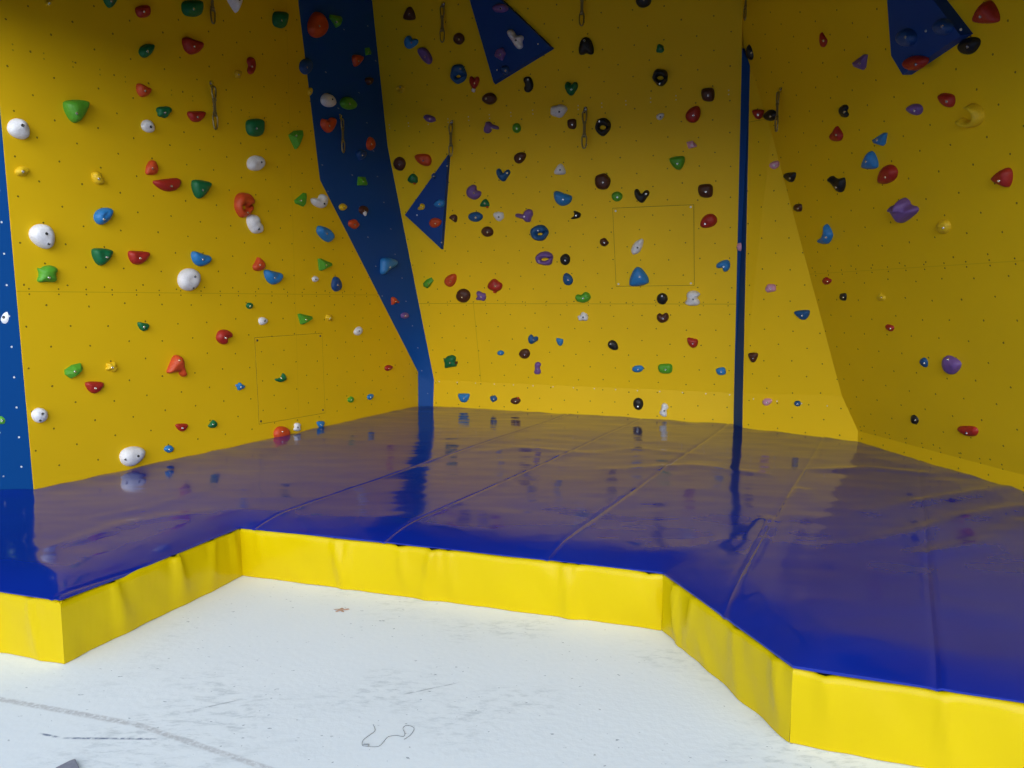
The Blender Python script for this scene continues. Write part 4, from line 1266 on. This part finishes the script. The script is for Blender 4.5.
qd0 = make_quickdraw()
for i, (wl, x, yt, yb, lab) in enumerate(QD):
    q = qd0 if i == 0 else copy_tree(qd0)
    pl = strip_plane(x, yt) if wl == 'S' else WALLS[wl][0]
    p = pl.hit(x, yt)
    size = (yb - yt) * (p - CAM).length / FPX * 0.92
    q.location = p + pl.n * 0.06 * size * 1.1
    q.rotation_euler = (0, 0, math.atan2(pl.n.x, -pl.n.y) * 1.0)
    q.scale = (size, size, size)
    q['label'] = lab

# ------------------------------------------------------------------ bits lying on the ground
M_LEAF = plain('dry_leaf', (0.45, 0.28, 0.20), 0.8)
lc = g(341, 610.5)
lf = bmesh.new()
out = [V((1.0 + 0.45 * math.sin(5 * t + 0.6) + 0.2 * math.sin(3 * t), 0, 0)) for t in [2 * math.pi * i / 30 for i in range(30)]]
pts = [V((lc.x + out[i].x * 0.028 * math.cos(2 * math.pi * i / 30), lc.y + out[i].x * 0.020 * math.sin(2 * math.pi * i / 30), 0.004 + 0.003 * math.sin(i * 0.9))) for i in range(30)]
prism(lf, pts, V((0, 0, -0.0015)))
tag(link('dry_leaf', lf, M_LEAF), 'small dried brown leaf lying on the white floor before the mat', 'leaf')

px = [(373, 725), (375, 731), (369, 736), (363, 741), (362.5, 746), (368, 747), (378, 747), (383, 743), (388, 737.5), (396, 736), (403, 737), (405, 734), (403, 729), (406, 726), (412, 727), (414, 730), (410, 736), (404, 740)]
cpts = [g(*p) + V((0, 0, 0.0022)) for p in px]
fine = []
for i in range(len(cpts) - 1):
    p0, p1, p2, p3 = cpts[max(0, i - 1)], cpts[i], cpts[i + 1], cpts[min(len(cpts) - 1, i + 2)]
    for s in range(5):
        t = s / 5
        fine.append(0.5 * ((2 * p1) + (p2 - p0) * t + (2 * p0 - 5 * p1 + 4 * p2 - p3) * t * t + (3 * p1 - p0 - 3 * p2 + p3) * t ** 3))
fine.append(cpts[-1])
M_THREAD = plain('dark_thread', (0.16, 0.17, 0.19), 0.7)
bm = bmesh.new()
tube(bm, fine, 0.0010, seg=5)
th = tag(link('thread', bm, M_THREAD), 'thin dark curled thread lying on the white floor', 'thread')
bm = bmesh.new()
kp = g(366, 746)
box(bm, (kp.x - 0.010, kp.y - 0.006, 0.0005), (kp.x + 0.011, kp.y + 0.007, 0.006))
bmesh.ops.bevel(bm, geom=list(bm.edges), offset=0.002, segments=2, affect='EDGES')
link('knot', bm, plain('grey_knot', (0.32, 0.34, 0.36), 0.7), th)

M_STRIP = plain('grey_rubber', (0.22, 0.22, 0.27), 0.7, 0.2)
c = [g(56, 771), g(69, 764.5), g(75.5, 762), g(80, 772), g(62, 800), g(40, 800)]
bm = bmesh.new()
prism(bm, [p + V((0, 0, 0.014)) for p in c], V((0, 0, -0.013)))
bmesh.ops.bevel(bm, geom=[e for e in bm.edges], offset=0.002, segments=2, affect='EDGES')
tag(link('rubber_strip', bm, M_STRIP), 'tip of a flat grey rubber strip on the white floor at the photo edge', 'rubber strip')


# ------------------------------------------------------------------ labels of the holds: each told apart by look and by what it is next to
FAM = {'R': 'r', 'O': 'r', 'B': 'b', 'V': 'b', 'X': 'b', 'G': 'g', 'D': 'g', 'K': 'k', 'N': 'k', 'W': 'w', 'Y': 'y', 'P': 'p', 'I': 'i'}
SHF = lambda s: WORD[s]


def direction(a, b_):
    """where a lies as seen from b"""
    dx, dy = a[1] - b_[1], a[2] - b_[2]
    if abs(dy) >= 1.6 * abs(dx):
        return 'above' if dy < 0 else 'below'
    if abs(dx) >= 1.6 * abs(dy):
        return 'left of' if dx < 0 else 'right of'
    return ('above' if dy < 0 else 'below') + (' and left of' if dx < 0 else ' and right of')


def dst(a, b_):
    return math.hypot(a[1] - b_[1], a[2] - b_[2])


def same_wall(a, b_):
    return WALLS[a[0]][1] == WALLS[b_[0]][1]


def holds_rel(o, d, fam, shape, reach):
    return any(n is not o and FAM[n[5]] == fam and (shape is None or WORD[n[6]] == shape) and dst(o, n) <= reach and direction(o, n) == d for n in HOLDS)


used_labels = set()


def describe(t):
    wn = WALLS[t[0]][1]
    me_ = f'{HCOL[t[5]][0]} {WORD[t[6]]}'
    rivals = [o for o in HOLDS if o is not t and same_wall(o, t) and FAM[o[5]] == FAM[t[5]]]
    area = t[3] * t[4]
    if rivals:
        big = max(o[3] * o[4] for o in rivals)
        small = min(o[3] * o[4] for o in rivals)
        size = 'small ' if area < 75 else ('large ' if area > 330 else '')
        if not WORD[t[6]].startswith('large'):
            me_ = size + me_
    near = sorted((n for n in HOLDS if n is not t and dst(n, t) < 150), key=lambda n: dst(n, t) * (1.25 if FAM[n[5]] == FAM[t[5]] else 1.0))[:9]
    cand = []
    for n in near:
        d = direction(t, n)
        diag = ' and ' in d
        reach = dst(t, n) * 1.5 + 12
        left = [o for o in rivals if holds_rel(o, d, FAM[n[5]], None, reach)]
        left_s = [o for o in rivals if holds_rel(o, d, FAM[n[5]], WORD[n[6]], reach)]
        cand.append((n, d, left, left_s, diag))
    opts = []
    for rank, (n, d, left, left_s, diag) in enumerate(cand):
        if not left:
            opts.append((rank + 2 * diag, f'{d} the {HCOL[n[5]][0]} {WORD[n[6]]} one'))
        elif not left_s:
            opts.append((rank + 2.5 + 2 * diag, f'{d} the {HCOL[n[5]][0]} {WORD[n[6]]} one'))
    for i, a in enumerate(cand):
        for j, c in enumerate(cand):
            if i < j and not a[4] and not c[4] and not [o for o in a[2] if o in c[2]]:
                opts.append((i + j + 4, f'{a[1]} a {HCOL[a[0][5]][0]} one and {c[1]} a {HCOL[c[0][5]][0]} one'))
    opts.sort(key=lambda o: o[0])
    if not rivals:
        opts.insert(0, (-1, ''))
    for _, rel in opts:
        for stem in (f'{me_} hold on the {wn}', f'{me_} hold on {wn}', f'{HCOL[t[5]][0]} {WORD[t[6]]} hold on {wn}'):
            lab = stem + (', ' + rel if rel else '')
            if not rel:
                lab = 'only ' + lab if WORD[t[6]] else lab
            if len(lab.replace(',', '').split()) <= 16 and lab not in used_labels:
                return lab
    # nothing beside it settles it: its rank among its colour
    col_r = sorted([o for o in HOLDS if same_wall(o, t) and FAM[o[5]] == FAM[t[5]]], key=lambda o: o[2])
    r = col_r.index(t)
    nth = ['first', 'second', 'third', 'fourth', 'fifth', 'sixth', 'seventh', 'eighth']
    fam_name = {'r': 'red or orange', 'b': 'blue', 'g': 'green', 'k': 'black or brown', 'w': 'white', 'y': 'yellow', 'p': 'purple', 'i': 'pink'}[FAM[t[5]]]
    if r < len(col_r) / 2:
        pos = ('highest' if r == 0 else nth[r] + ' highest')
    else:
        q = len(col_r) - 1 - r
        pos = ('lowest' if q == 0 else nth[q] + ' lowest')
    return f'{me_} hold on {wn}, {pos} of its {fam_name} ones'


for s, o in zip(HOLDS, hold_objs):
    lab = describe(s)
    used_labels.add(lab)
    o['label'] = lab

SKY_POW, SKY_BASE, SKY_GLOW = 6.0, 1.0, 6.6
# ------------------------------------------------------------------ light: overcast daylight through the open front
w = bpy.data.worlds.new('sky')
scene.world = w
w.use_nodes = True
bg = w.node_tree.nodes['Background']
wk = N(w.node_tree)
wtc = wk.node('ShaderNodeTexCoord')
vd = wk.node('ShaderNodeVectorMath', operation='DOT_PRODUCT')
w.node_tree.links.new(wtc.outputs['Generated'], vd.inputs[0])
GLOW = V((-0.06, -0.95, 0.28)).normalized()          # where the sun stands behind the cloud
vd.inputs[1].default_value = GLOW
lobe = wk.m('POWER', wk.m('MAXIMUM', vd.outputs['Value'], 0.0), SKY_POW)
w.node_tree.links.new(wk.mix(lobe, tuple(c * SKY_BASE for c in (0.52, 0.75, 1.0)), tuple(c * SKY_GLOW for c in (0.94, 0.97, 1.0))), bg.inputs[0])
bg.inputs[1].default_value = 1.0

vs = scene.view_settings
vs.view_transform = 'Standard'
vs.look = 'None'
vs.gamma = 1.0
vs.exposure = -0.08
vs.use_curve_mapping = False
scene.cycles.use_denoising = True
scene.cycles.max_bounces = 10
scene.cycles.diffuse_bounces = 7
scene.cycles.sample_clamp_indirect = 6.0
